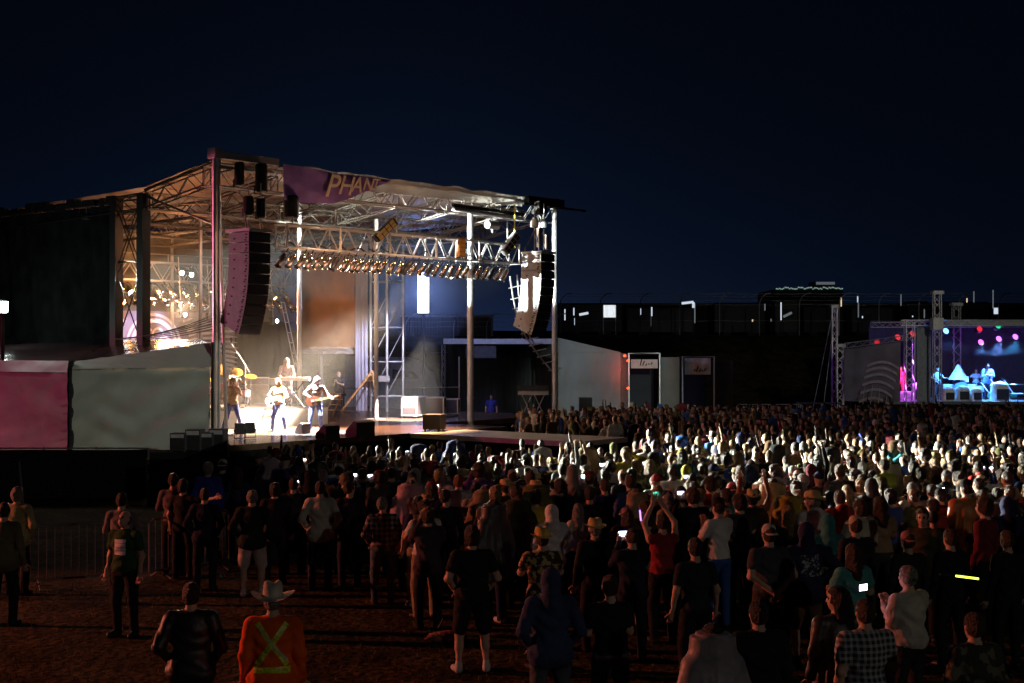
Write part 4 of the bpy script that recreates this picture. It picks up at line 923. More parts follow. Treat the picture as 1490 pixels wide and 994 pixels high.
def lamp_strip(px, py0, py1, d, label, m, wdt=.10, slant=0):
    a, b = P(px, py1, d), P(px+slant, py0, d); e = empty('lamp_post', (a.x, a.y, BZ), 0, label, 'lamp', 'lamps along the embankment')
    MB().tube([(0, .12, 0), (b.x-a.x, .12, b.z-BZ+.1)], .04, 6).build('pole', M_BLKSTEEL, e)
    MB().tube([(0, 0, a.z-BZ), (b.x-a.x, 0, b.z-BZ)], wdt/2, 6).build('lit_tube', m, e)
for a in [(822, 450, 466, 118, 'lamp tube nearest the stage, small and white', L_W), (835, 448, 459, 118, 'upper one of two stacked tubes beside the first lamp', L_W), (835.5, 463, 473, 118.5, 'lower one of two stacked tubes beside the first lamp', L_W), (843, 455.5, 458, 118, 'slanting short lamp right of the stacked tubes', L_W, .2, 13), (932, 449, 458, 118, 'short tube past the lit white awning', L_W), (948, 447, 475, 118, 'taller tube past the awning with a lower glint', L_D), (948.4, 447, 460, 117.5, 'bright upper half tube past the awning', L_W), (1011, 442, 470, 119, 'dim downtube of the bent lamp strip', L_D), (1009, 440, 448, 118, 'bright elbow of the bent lamp strip', L_W, .22), (1113, 442, 452, 119, 'faint lamp left of the tall bright lamp', L_D), (1136.5, 440, 466, 118, 'tall bright white lamp in the middle of the embankment', L_W), (1224, 433, 446, 120, 'pinkish amber lamp above the lone truss tower', L_A), (1248, 431, 440, 120, 'white lamp right of the amber lamp', L_W), (1249, 441, 462, 120.5, 'long faint streak under the white lamp', L_D), (1311, 428, 445, 120, 'faint lamp above the second stage corner', L_D), (1345, 450, 463, 120, 'double grey glint left of the tallest truss tower', L_D), (1417, 424, 440, 120, 'faint pole lamp above the second stage', L_D), (1445, 422, 449, 120, 'long pale lamp above the second stage', L_D), (1449.5, 448, 457, 119, 'bright blob under the long pale lamp', L_W, .4), (1407, 434, 440, 121, 'small amber dot above the second stage', L_A), (1328, 459.5, 461.5, 119, 'tiny white dot beside the second stage corner', L_W), (1255, 460, 463, 119, 'tiny white dot under the faint streak', L_W), (1095, 465, 468, 119, 'tiny amber dot left of the tall bright lamp', L_A), (1122, 464, 468, 119, 'small brown lamp near the tall bright lamp', L_D)]:
    lamp_strip(*a)
for (a, b, lb, m) in [(P(992, 441.5, 118), P(1009, 439.5, 118), 'bright horizontal arm of the bent lamp strip', L_W), (P(1140, 461, 118), P(1152, 455, 118), 'slanting faint lit rail right of the tall lamp', L_D)]:
    e = empty('lamp_post', (a.x, a.y, BZ), 0, lb, 'lamp', 'lamps along the embankment'); o_ = Vector((a.x, a.y, BZ)); MB().tube([a-o_, b-o_], .10, 6).build('lit_tube', m, e); MB().tube([(0, .2, 0), (0, .2, a.z-BZ)], .04).build('pole', M_BLKSTEEL, e)
aw = empty('awning', (P(878, 0, 119).x, 119, BZ), 0, 'small pleated white awning lit from inside on the embankment', 'awning')
w_ = 18/F*119; zt_ = EYE+(HY-444)/F*119-BZ; zb = EYE+(HY-462)/F*119-BZ
MB().grid((0, 0, zb), (w_, 0, zb), (w_, 0, zt_), (0, 0, zt_), 40, 4, lambda a, b, p: .05*math.sin(a*60)).build('canvas', mat('lit_canvas', (.7, .7, .7), .8, var=.35, scale=9, emit=(.75, .8, .85), estr=.75), aw)
MB().tube([(0, .05, 0), (0, .05, zt_), (0, 1.5, zt_), (w_, 1.5, zt_), (w_, .05, zt_), (w_, .05, 0)], .05).build('frame', M_ALU, aw)
wl = empty('trackside_wall', (P(812, 0, 134).x, 134, BZ), 0, 'long low dark wall closing the gaps behind the trailers on the embankment', 'wall')
w_ = 760/F*134; MB().bbox((0, 0, -1), (w_, .4, 3.1)).build('wall_panels', mat('dark_concrete', (.03, .03, .034), .9), wl); MB().bbox((-.05, -.1, 3.1), (w_+.05, .5, 3.28)).build('coping', M_GREYV, wl)
# curved catch fence
def catch_fence(pxs, d, z0, h_, label):
    e = empty('catch_fence', (P(pxs[0], 0, d).x, d, z0), 0, label, 'fence'); x0 = e.location.x; tops = []
    for px in pxs:
        x = P(px, 0, d).x-x0; pts = [(x, 0, 0), (x, 0, h_*.75)]+[(x+.9*(1-math.cos(a))*1.0, 0, h_*.75+.9*math.sin(a)) for a in (.4, .8, 1.2, 1.57)]
        MB().tube(pts, .045, 5).build('post', M_ALUD, e); tops.append(pts)
    mb = MB()
    for k in range(6):
        for i in range(len(tops)-1):
            a, b = Vector(tops[i][min(k, 5)]), Vector(tops[i+1][min(k, 5)])
            if k == 0: a.z = b.z = h_*.4
            mb.tube([a, (a+b)/2-Vector((0, 0, .06)), b], .012, 4, 0, False)
    mb.build('wires', M_ALUD, e)
catch_fence([590, 660, 708, 760, 805], 100, 1.6, 5.2, 'tall curved catch fence with thin wires behind the glowing panel')
catch_fence([815+i*58 for i in range(13)], 112, 4.7, 3.6, 'long curved catch fence running along the embankment')
con = empty('shipping_container', P(583, 487, 108), 0, 'dark ribbed shipping container behind the glowing panel', 'container'); w_ = 134/F*108; h_ = 30/F*108
MB().grid((0, 0, 0), (w_, 0, 0), (w_, 0, h_), (0, 0, h_), 140, 1, lambda a, b, p: .04*(1 if int(a*70) % 2 else 0)).bbox((0, .05, 0), (w_, 2.4, h_)).build('walls', M_GREYV, con); MB().bbox((w_-.12, -.1, 0), (w_, 0, h_)).bbox((0, -.1, h_-.12), (w_-.13, 0, h_)).build('frame', M_ALUD, con)
con.location.z = 4.9 if 108 > 105 else con.location.z
# far grandstand with lit edge
fb = empty('grandstand', (P(1128, 0, 420).x, 420, gz(0, 420)), 0, 'far building with a thin row of lights on its roof edge', 'building'); zz = fb.location.z
w_ = 98/F*420; top = EYE+(HY-421)/F*420-zz
MB().bbox((0, 0, 0), (w_, 30, top)).build('walls', mat('far_wall', (.04, .04, .05), .9), fb); mb = MB(); random.seed(4); [mb.box((k*w_/46+.3, -.3, top+.6*random.random()), (.25, .2, .35)) for k in range(46)]; mb.build('roof_lights', glow('roof_light', (.7, 1, .85), .35), fb)
MB().bbox((w_*.65, 5, top), (w_*.95, 15, top+2.6)).build('upper_block', M_GREYV, fb); MB().bbox((w_*.66, 4.7, top+1.6), (w_*.94, 4.95, top+2.4)).build('light_band', glow('far_band', (.75, .85, 1), .12), fb)
# big motor coach behind the stage
ch = empty('motor_coach', G(585, 74, 0), 0, 'rounded pale front of a parked motor coach behind the stage scaffold', 'coach')
prof = [(0, .5), (1.95, .5), (2.05, 1.2), (1.9, 1.9), (1.55, 2.7), (.95, 3.25), (.2, 3.5), (-3, 3.55), (-3, .5)]
MB().add([(x, 0, z) for x, z in prof]+[(x, 2.4, z) for x, z in prof], [tuple(range(9)), tuple(range(17, 8, -1))]+[(i, 9+i, 9+(i+1) % 9, (i+1) % 9) for i in range(9)]).build('body', mat('coach_paint', (.33, .34, .33), .4), ch)
MB().add([(-.5, -.02, 2.9), (.6, -.02, 2.75), (.95, -.02, 2.4), (-.5, -.02, 2.4)], [(3, 2, 1, 0)]).build('window', M_GLASS, ch); MB().add([(1.97, .2, 1.75), (1.97, 2.2, 1.75), (1.5, 2.2, 2.75), (1.5, .2, 2.75)], [(0, 1, 2, 3)]).build('windscreen', M_GLASS, ch)
for x in (-1.8, 1.0): MB().lathe([(0, -.14), (.48, -.14), (.5, 0), (.48, .14), (0, .14)], 16, 0, (x, .1, .5), Matrix.Rotation(PI/2, 3, 'X')).build('wheel', M_BLACK, ch)
# glowing panel on a stand
lp = empty('light_panel', G(616, 66, 0), 0, 'tall brilliant blue-white light panel glowing between two masts', 'light panel')
z0, z1 = EYE+(HY-456)/F*66, EYE+(HY-396)/F*66
MB().bbox((-.26, .05, z0), (.26, .16, z1)).build('housing', M_BLACK, lp); MB().bbox((-.25, -.10, z0+.02), (.25, .045, z1-.02)).build('lit_face', glow('panel_glow', (.42, .52, 1), 12), lp)
MB().tube([(0, .25, 0), (0, .25, z1+1.3)], .05, 8).tube([(0, .22, z1+.9), (0, .1, z1)], .03).build('stand', M_BLKSTEEL, lp)
# ---------------------------------------------------------------- tents left of the stage
tn = empty('tent', (-11.5, 44.3, 0), 0, 'grey-green vinyl tent with a sloping eave left of the stage', 'tent')
def L0(p): return Vector(p)-Vector((-11.5, 44.3, 0))
a, b = P(105, 0, 44.3), P(305, 0, 44.3); xa, xb = a.x, b.x
fn = folds(31, .10, 5, 3, 3)
def drape(a_, b_, p):
    v = .22*fn(a_, b_, p); top = b_
    s_ = .06*math.sin((a_*1.0+(1-top)*.9)*16)*math.exp(-((1-a_)*2))*(1-abs(top-.5)) + .03*math.sin(top*22+3*noise.noise(Vector((a_*3, top*2, 9))))
    return v+s_
MB().grid(L0((xa, 44.3, .58)), L0((xb, 44.3, .58)), L0((xb, 44.3, 3.45)), L0((xa, 44.3, 3.42)), 70, 40, drape).build('front_wall', M_TANVINYL, tn, True)
MB().grid(L0((xa+.02, 44.2, 3.36)), L0((xb+.05, 44.2, 3.42)), L0((xb+.05, 44.5, 4.2)), L0((xa+.02, 44.5, 3.6)), 60, 10, folds(33, .03, 16, 2, 7)).build('eave_cloth', M_TANVINYL, tn, True)
M_ROOFV = mat('wet_roof_vinyl', (.05, .03, .032), .18, var=.15, scale=1, bump=.5, bscale=3)
MB().grid(L0((P(-140, 0, 46.4).x, 46.4, 3.62)), L0((xa, 44.5, 3.6)), L0((P(163, 0, 49.5).x, 49.5, 4.28)), L0((P(-120, 0, 51).x, 51, 4.0)), 40, 16, folds(34, .05, 4, 9)).grid(L0((xa, 44.5, 3.6)), L0((xb+.05, 44.5, 4.2)), L0((xb-.5, 46.5, 4.30)), L0((P(163, 0, 49.5).x, 49.5, 4.28)), 30, 12, folds(35, .03, 4, 12)).build('roof', M_ROOFV, tn, True)
for x in (xa, xb+.08): MB().tube([L0((x, 44.35, 0)), L0((x, 44.35, 3.6 if x == xa else 4.2))], .05, 8).build('corner_pole', M_BLKSTEEL, tn)
pt_ = empty('tent', (-14, 44.3, 0), 0, 'white tent side glowing pink at the left edge, with a dark lacing seam', 'tent'); L1 = lambda p: Vector(p)-Vector((-14, 44.3, 0))
xc = P(98, 0, 44.25).x; xd = P(-130, 0, 46.6).x; M_PT = mat('white_tent_vinyl', (.60, .56, .56), .6, var=.1, scale=.9, bump=.3, bscale=3)
MB().grid(L1((xd, 46.6, .45)), L1((xc, 44.25, .5)), L1((xc, 44.25, 3.30)), L1((xd, 46.6, 3.32)), 50, 30, folds(41, .04, 4, 3, 3)).build('side_wall', M_PT, pt_, True)
MB().grid(L1((xd, 46.5, 3.28)), L1((xc+.02, 44.15, 3.26)), L1((xc+.02, 44.3, 3.62)), L1((xd, 46.6, 3.64)), 50, 4, folds(42, .03, 20, 2, 3)).build('valance', M_PT, pt_, True)
mb = MB(); [mb.box(L1((xc+.10, 44.22, .7+k*.26)), (.10, .04, .06)) for k in range(11)]; mb.bbox(L1((xc+.04, 44.3, .5)), L1((xc+.16, 44.4, 3.6))); mb.build('lacing', M_BLACK, pt_)
mb = MB(); mb.box(L1((P(20, 0, 44.9).x, 45.1, 3.15)), (.35, .03, .03)); mb.tube([L1((P(20, 0, 44.9).x, 45.1, 3.2)), L1((P(17, 0, 44.9).x, 45.1, 2.85))], .012); mb.build('loose_cord', M_BLACK, pt_)
# mesh fence and barriers on the left
fe = empty('screen_fence', G(-90, 38, 0), 0, 'low chain-link fence screened with dark mesh below the tents', 'fence'); w_ = 305/F*38
MB().grid((0, 0, 0), (w_, 0, 0), (w_, 0, 1.3), (0, 0, 1.3), 60, 8, folds(44, .04, 18, 2)).build('mesh_screen', mat('fence_mesh', (.05, .05, .05), .9, var=.5, scale=22), fe, True)
for k in range(5): MB().tube([(w_*k/4, .06, 0), (w_*k/4, .06, 1.38)], .025).build('post', M_ALUD, fe)
MB().tube([(0, .06, 1.34), (w_, .06, 1.34)], .02).build('top_rail', M_ALUD, fe)
dp = empty('screen_fence', G(214, 36.5, 0), 0, 'black draped fence in front of the stage end', 'fence'); MB().grid((0, 0, 0), (3.0, 3.5, 0), (3.0, 3.5, 1.0), (0, 0, 1.15), 40, 8, folds(45, .06, 14, 2)).build('drape', M_DRAPE, dp, True); MB().tube([(0, .05, 0), (0, .05, 1.2)], .03).tube([(3, 3.55, 0), (3, 3.55, 1.05)], .03).build('post', M_ALUD, dp)
pl = MB(); pl.tube([G(42, 26, 0), P(28, 672, 27)], [.03, .02], 6); tag(pl.build('tent_pole', M_ALU), 'thin pale leaning pole beside the man in khaki at the left edge', 'pole')
for i, (x0, y0, x1, y1, lb) in enumerate([(-11.0, 22.9, -8.3, 23.6, 'steel crowd barrier leaving the frame at the left'), (-8.15, 23.65, -6.6+.2, 24.6, 'steel crowd barrier behind the man in the green shirt'), (-6.3, 24.7, -5.2, 26.1, 'steel crowd barrier by the hugging couple')]):
    barrier((x0, y0, 0), (x1, y1, 0), lb, 'crowd barriers at the field edge', 1.05)
barrier(G(1308, 25.2, 0), G(1345, 25.3, 0), 'brightly lit barrier standing inside the crowd', None)
for i, (p0, p1) in enumerate(((1072, 1123), (1126, 1168))): barrier(G(p0, 62, 0), G(p1, 62, 0), ['pale-posted barrier at the back of the crowd, farther from the second stage', 'pale-posted barrier at the back of the crowd, nearer the second stage'][i], 'barriers behind the crowd', 1.55, M_ALU)
# ---------------------------------------------------------------- tents right of the stage
M_T2 = mat('grey_green_vinyl', (.27, .30, .28), .65, var=.12, scale=.7, bump=.3, bscale=2.5)
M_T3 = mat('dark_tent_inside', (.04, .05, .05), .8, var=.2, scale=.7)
t1 = empty('tent', G(645, 70, 0), 0, 'open-fronted flat-roofed tent between the bright pole and the right mast', 'tent'); w_ = (812-645)/F*70
zt1 = EYE+(HY-493)/F*70
MB().bbox((0, -.05, zt1-.26), (w_-.15, 0, zt1)).build('valance', M_WHITEP, t1)
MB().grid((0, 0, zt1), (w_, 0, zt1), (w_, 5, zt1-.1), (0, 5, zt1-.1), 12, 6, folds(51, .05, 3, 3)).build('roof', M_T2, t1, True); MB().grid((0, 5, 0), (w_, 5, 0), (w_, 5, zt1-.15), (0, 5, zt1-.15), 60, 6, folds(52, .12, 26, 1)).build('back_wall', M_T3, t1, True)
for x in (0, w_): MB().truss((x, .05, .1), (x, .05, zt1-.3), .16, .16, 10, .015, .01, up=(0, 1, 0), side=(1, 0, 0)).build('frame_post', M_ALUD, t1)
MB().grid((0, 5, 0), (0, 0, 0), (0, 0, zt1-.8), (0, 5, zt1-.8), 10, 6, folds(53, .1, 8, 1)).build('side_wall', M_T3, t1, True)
MB().bbox((1.1, .1, zt1-.95), (2.6, .15, zt1-.35)).build('name_board', mat('dull_board', (.10, .10, .11), .7), t1)
ptb = MB(); ptb.tube([G(668, 66, 0), G(668, 66, 3.6)], .03); tag(ptb.build('pole', M_ALU), 'thin upright pole standing inside the dark open tent', 'pole')
t2 = empty('tent', G(812, 68.5, 0), 0, 'grey canvas tent wall with a sloping roof edge right of the mast', 'tent'); w_ = 91/F*68.5; za = EYE+(HY-490)/F*68.5; zb = EYE+(HY-512)/F*68.5
MB().grid((0, 0, 0), (w_, 0, 0), (w_, 0, zb-.02), (0, 0, zb), 40, 20, folds(55, .07, 5, 3, 2)).build('front_wall', M_T2, t2, True)
MB().add([(-.2, -.03, zb-.03), (w_+.05, -.03, zb-.03), (-.2, -.03, za), (-.2, .1, zb), (w_+.05, .1, zb-.03), (-.2, .1, za)], [(0, 1, 2), (5, 4, 3), (1, 4, 5, 2), (0, 2, 5, 3)]).build('gable', M_T2, t2)
MB().grid((w_+.02, 0, 0), (w_+.45, .9, 0), (w_+.45, .9, zb-.1), (w_+.02, 0, zb-.05), 6, 10, folds(56, .03, 3, 3)).build('side_wall', mat('pale_vinyl', (.4, .36, .35), .6), t2, True)
MB().tube([(-.1, -.05, 0), (-.1, -.05, za)], .05).build('corner_pole', M_ALUD, t2)
for i, (px, py) in enumerate(((909, 518), (914, 525), (914, 565))):
    o_ = P(px, py, 68.2); e = empty('warning_lamp', o_, 0, ['red lamp highest on the tent corner', 'red lamp just under the highest one', 'red lamp low on the tent corner'][i], 'lamp', 'red lamps on the tent corner'); MB().lathe([(0, -.05), (.06, -.04), (.07, .03), (0, .07)], 10).build('lens', glow('red_lamp', (1, .06, .02), 5), e); MB().box((0, .08, 0), (.08, .06, .14)).build('bracket', M_BLACK, e)
for i, (p0, p1, pyt, d, bw, lb) in enumerate(((915, 960, 514, 70, (918, 957, 523, 536), 'booth frame with a white name board beside the red lamps'), (993, 1039, 519, 71, (996, 1034, 521, 545), 'booth frame with a crumpled white sheet, last of the row'))):
    e = empty('booth', G(p0, d, 0), 0, lb, 'booth', 'booths beyond the stage'); w_ = (p1-p0)/F*d; zt_ = EYE+(HY-pyt)/F*d
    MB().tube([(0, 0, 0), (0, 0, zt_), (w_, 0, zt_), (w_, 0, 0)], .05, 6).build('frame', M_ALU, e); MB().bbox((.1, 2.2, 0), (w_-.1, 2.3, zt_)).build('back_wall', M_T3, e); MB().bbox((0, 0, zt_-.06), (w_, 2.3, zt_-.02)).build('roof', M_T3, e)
    x0, x1 = (bw[0]-p0)/F*d, (bw[1]-p0)/F*d; z1, z0 = EYE+(HY-bw[2])/F*d, EYE+(HY-bw[3])/F*d
    MB().grid((x0, -.06, z0), (x1, -.06, z0), (x1, -.06, z1), (x0, -.06, z1), 12, 8, folds(60+i, .02+.06*i, 4, 3)).build('sheet', M_WHITEP, e, True)
    mb = MB(); random.seed(8+i); [mb.tube([(x0+.45+k*.13, -.09-.04*i, z0+.12+random.random()*.1), (x0+.52+k*.13, -.09-.04*i, z0+.3*random.random()+.15)], .028, 5) for k in range(5)]; mb.build('sheet_print', M_BLACK, e)
    MB().grid(((p1-p0)/F*d+.1, .3, 0), ((p1-p0)/F*d+1.0, .3, 0), ((p1-p0)/F*d+1.0, .3, zt_-.2), ((p1-p0)/F*d+.1, .3, zt_-.2), 10, 6, folds(62+i, .05, 4, 2)).build('side_panel', M_T2 if i == 0 else M_T3, e, True)
sp2 = empty('loudspeaker_box', G(852, 62, 0), 0, 'black loudspeaker box standing behind the crowd by the grey tent', 'loudspeaker'); MB().bbox((-.28, -.25, 1.25), (.28, .25, 1.85)).build('cabinet', M_BLACK, sp2); MB().tube([(0, 0, 0), (0, 0, 1.25)], .04).tube([(0, 0, .5), (.4, 0, 0)], .02).tube([(0, 0, .5), (-.4, 0, 0)], .02).build('stand', M_BLKSTEEL, sp2); MB().bbox((-.25, -.27, 1.28), (.25, -.255, 1.82)).build('grille', M_GRILLE, sp2)
bp_ = body(pose='stand', sleeve='short', h=.018)
place_person(bp_, G(715, 68, 0), PI, 1.78, top=(.05, .06, .35), bottom=(.03, .03, .12), label='person in blue-lit shirt standing inside the dark open tent')
# ---------------------------------------------------------------- second stage
D2 = 77.0
s2 = empty('second_stage', G(1325, D2, 0), 0, 'small trussed second stage with coloured lights at the right', 'stage'); X2 = lambda px, d=D2: (px-CX)/F*d-s2.location.x
Zr = EYE+(HY-474)/F*D2
MB().bbox((X2(1300), 0, .95), (X2(1620), 7, 1.1)).build('deck', mat('second_deck', (.12, .12, .16), .3), s2); MB().grid((X2(1225, 80), .02, 0), (X2(1620), .02, 0), (X2(1620), .02, .94), (X2(1225, 80), .02, .94), 80, 3, folds(70, .05, 40, 1)).build('deck_skirt', M_DRAPE, s2, True)
def tower(px, d, z1, w=.32, capped=True, z0=0):
    m = MB(); x = (px-CX)/F*d-s2.location.x; y = d-D2; m.truss((x, y, z0), (x, y, z1), w, w, int((z1-z0)/.42), .028, .015, up=(0, 1, 0), side=(1, 0, 0))
    o = m.build('truss_tower', M_ALU, s2)
    if capped: MB().bbox((x-w*.8, y-.1, z1), (x+w*.8, y+w+.1, z1+.18)).build('tower_head', M_ALUD, o)
tower(1325, 76.9, Zr+.3, .45, False); tower(1365, 75.5, EYE+(HY-428)/F*75.5, .36); tower(1393, 83.5, EYE+(HY-445)/F*83.5, .4); tower(1223, 80.5, EYE+(HY-505)/F*80.5, .36); tower(1215, 84, EYE+(HY-448)/F*84, .3); tower(1350, 77.6, Zr, .25, False)
MB().bbox((X2(1357, 75.4), -1.75, Zr-.25), (X2(1372, 75.4), -1.1, Zr+.4)).build('sleeve_block', M_ALUD, s2)
MB().truss((X2(1312), 0, Zr), (X2(1620), 0, Zr), .3, .3, 26, .028, .015).build('roof_truss', M_ALU, s2)
MB().truss((X2(1315), 0, EYE+.35), (X2(1231, 80), 3, EYE-.05), .22, .26, 12, .02, .013).build('side_truss', M_ALUD, s2)
MB().truss((X2(1312), 6.5, Zr), (X2(1620), 6.5, Zr), .3, .3, 26, .028, .015).build('roof_truss', M_ALUD, s2)
MB().grid((X2(1378), .1, Zr+.31), (X2(1620), .1, Zr+.31), (X2(1620), 6.6, Zr+.33), (X2(1378), 6.6, Zr+.33), 20, 8, folds(71, .06, 6, 4)).build('roof_cloth', mat('blue_roof_cloth', (.3, .3, .34), .8), s2, True)
MB().grid((X2(1378), -.03, Zr+.02), (X2(1620), -.03, Zr+.02), (X2(1620), -.03, Zr+.32), (X2(1378), -.03, Zr+.32), 60, 3, folds(72, .05, 26, 2, 4)).build('roof_fascia', mat('grey_sheeting', (.34, .35, .35), .5, bump=.5, bscale=5), s2, True)
MB().grid((X2(1310), 6.8, 1), (X2(1620), 6.8, 1), (X2(1620), 6.8, Zr+.2), (X2(1310), 6.8, Zr+.2), 60, 8, folds(73, .08, 20, 2)).build('back_cloth', mat('navy_cloth', (.05, .05, .09), .9), s2, True)
MB().grid((X2(1334, 77.3), .3, 1.1), (X2(1354, 77.3), .3, 1.1), (X2(1354, 77.3), .3, Zr-.05), (X2(1334, 77.3), .3, Zr-.05), 14, 12, folds(74, .06, 5, 2)).build('hanging_cloth', mat('grey_blue_cloth', (.22, .25, .27), .85, bump=.4, bscale=3), s2, True)
MB().grid((X2(1229, 80.3), 3.3, 1.0), (X2(1312), .25, 1.0), (X2(1312), .25, EYE+.3), (X2(1229, 80.3), 3.3, EYE-.1), 30, 14, folds(75, .05, 5, 3)).build('side_cloth', mat('mauve_cloth', (.22, .19, .23), .85, var=.2, scale=.8), s2, True)
mb = MB(); c0, c1 = Vector((X2(1229, 80.3), 3.2, 0)), Vector((X2(1312), .15, 0)); nr = (c1-c0).cross(Vector((0, 0, 1))).normalized()*.06
for k in range(6):
    vs = []
    for i in range(15):
        a = .42+.56*i/14; z = 2.9-.30*k-.02*k*k+.5*math.sin((a-.4)*4.2)-.75*(a-.4); p = c0.lerp(c1, a-.03*k)+nr
        vs += [(p.x, p.y, z), (p.x, p.y, z+.15)]
    mb.add(vs, [(2*i, 2*i+2, 2*i+3, 2*i+1) for i in range(14)])
mb.build('wavy_stripes', mat('pale_stripe', (.5, .42, .48), .85), s2)
for k in range(5): MB().tube([(X2(1240+k*11, 78.5), -.4, 0), (X2(1258+k*11, 78.5), 1.4, 1.9)], .02).build('handrail', M_ALUD, s2)
MB().tube([(X2(1452), 1, 2.0), (X2(1560), 1, 2.0)], .02).tube([(X2(1452), 1, 1.5), (X2(1560), 1, 1.5)], .02).build('back_rail', M_ALU, s2)
gw = MB(); gw.tube([G(1196, 80, 0), P(1215, 452, 84)], .02).tube([G(1181, 84, 0), P(1212, 452, 84)], .015); tag(gw.build('guy_wires', M_ALUD), 'pair of guy wires slanting down from the lone truss tower', 'wires')
tb2 = empty('folding_table', G(1193, 70, 0), 0, 'long dark table or ramp beside the lone truss tower', 'table'); MB().bbox((-1.1, -.4, 1.25), (1.0, .4, 1.33)).build('table_top', mat('bluish_top', (.12, .14, .25), .4), tb2); [MB().tube([(x, y, 0), (x, y, 1.25)], .03).build('leg', M_ALU, tb2) for x in (-1, .9) for y in (-.3, .3)]
def par2(px, py, d, col, label, s=25, r=.19):
    o_ = P(px, py, d); e = empty('stage_lamp', o_, 0, label, 'stage light', 'coloured lamps of the second stage'); e.rotation_euler = (-.35, 0, .2)
    MB().lathe([(0, .32), (r*.7, .30), (r, .1), (r*1.02, -.05), (r*.9, -.05)], 14, 0, (0, 0, 0), Matrix.Rotation(-PI/2, 3, 'X')).build('housing', M_BLKSTEEL, e)
    MB().lathe([(0, -.03), (r*.88, -.03)], 14, 0, (0, 0, 0), Matrix.Rotation(-PI/2, 3, 'X')).lathe([(0, -.035), (r*.5, -.0355)], 14, 0, (0, 0, 0), Matrix.Rotation(-PI/2, 3, 'X')).build('lens', glow('lens_'+label[:9].replace(' ', '_'), col, s), e)
    MB().tube([(0, .1, 0), (0, .1, max(.2, Zr-o_.z))], .015).build('hanger', M_BLKSTEEL, e)
L2 = [(1376, 482, 78, (.12, .3, 1), 'bright blue lamp beside the tallest truss tower', 5), (1427, 498.5, 80, (.75, .1, .9), 'magenta lamp, lowest of the purple three', 3.5), (1453, 493.5, 80, (.45, .12, 1), 'violet lamp in the middle of the purple three', 3.5), (1477, 490.5, 80, (.5, .15, 1), 'violet lamp nearest the frame edge', 3.5), (1425, 479, 79, (.8, .02, .05), 'dull red lamp up on the second roof', 1.2), (1452, 474.5, 78, (.02, .7, .3), 'green lamp up under the second roof', 1.2), (1328, 486, 78.5, (.8, .02, .03), 'small red lamp in the near truss tower', 1.5), (1306, 491, 80, (.8, .02, .03), 'small red lamp left of the near truss tower', 1.5), (1276, 499, 80, (.7, .02, .03), 'faint red lamp on the sloping side truss', 1.0)]
for a in L2: par2(*a)
def lumpy(loc, sz, label, m, seed, name, cat, nodes=14):     # thing wrapped in plastic sheeting
    e = empty(name, loc, 0, label, cat); mb = MB(); vs = []; fs = []; n = nodes*2; R_ = 10
    for j in range(R_+1):
        t = j/R_; r = (1-.12*t) if t < .8 else (1-.12*t)*math.sqrt(max(0, 1-((t-.8)/.2)**2))
        for i in range(n):
            a = 2*PI*i/n; c_, s_ = math.cos(a), math.sin(a); q = (abs(c_)**4+abs(s_)**4)**-.25*.9
            k = 1+.12*noise.noise(Vector((c_*1.5+seed, s_*1.5, t*3)))+.04*math.sin(a*7+seed)
            vs.append((c_*q*r*k*sz[0]/2, s_*q*r*k*sz[1]/2, t*sz[2]*(1+.06*noise.noise(Vector((c_*2, s_*2, seed))))))
    for j in range(R_):
        for i in range(n): fs.append((j*n+i, j*n+(i+1) % n, (j+1)*n+(i+1) % n, (j+1)*n+i))
    mb.add(vs, fs); mb.build('plastic_cover', m, e, True); mb = MB(); mb.bbox((-sz[0]*.3, -sz[1]*.56, .08), (sz[0]*.3, -sz[1]*.5, sz[2]*.62)); mb.build('front_opening', M_BLACK, e)
    return e
M_PLAST = mat('plastic_sheet', (.75, .78, .78), .3, bump=.6, bscale=6)
for i, (px, w_, h_, lb) in enumerate(((1380, .75, .75, 'plastic-wrapped monitor nearest the tallest truss tower'), (1401, .85, .85, 'plastic-wrapped monitor in the middle of the second stage edge'), (1420, .7, .75, 'plastic-wrapped monitor right of the middle one'))): lumpy(G(px, 77.8, 1.1), (w_, .6, h_), lb, M_PLAST, i*3.3, 'wrapped_monitor', 'stage monitor')
lumpy(G(1455, 78.2, 1.1), (1.1, .9, 1.05), 'big plastic-covered amplifier glowing blue-white on the second stage', M_PLAST, 9.1, 'wrapped_amplifier', 'amplifier')
for i, px in enumerate((1293, 1308, 1322)): amp(G(px, 78.6, 1.1), 0, (.5, .4, .5), 'low magenta-lit amplifier at the left of the second stage, %s from the left' % ORD[i], mat('mauve_cab', (.5, .35, .5), .6), M_GREYCLOTH, group='magenta-lit amplifiers')
lumpy(G(1335, 78.2, 1.1), (.7, .6, 1.0), 'pink-covered bundle beside the near truss tower', mat('pink_sheet', (.7, .5, .65), .5), 4.4, 'wrapped_bundle', 'bundle')
d2 = empty('drum_kit', G(1398, 80.2, 1.1), 0, 'big drum kit under cyan light, partly sheeted', 'drum kit')
MB().lathe([(0, -.3), (.42, -.3), (.42, .3), (0, .3)], 24, 0, (0, 0, .55), Matrix.Rotation(PI/2, 3, 'X')).build('bass_drum', mat('blue_shell', (.2, .35, .5), .3), d2)
for (x, y, z, r) in ((-.7, .1, .7, .28), (.65, .1, .7, .30), (.25, .1, 1.15, .22), (1.1, .0, .6, .3)): MB().lathe([(0, -.18), (r, -.18), (r, .15), (0, .15)], 16, 0, (x, y, z)).build('drum', M_PLAST, d2)
MB().lathe([(.55, 0), (.42, .25), (.2, .6), (.08, .85), (0, .9)], 14, 0, (-.05, .3, 1.1)).build('sheet_cover', M_PLAST, d2)
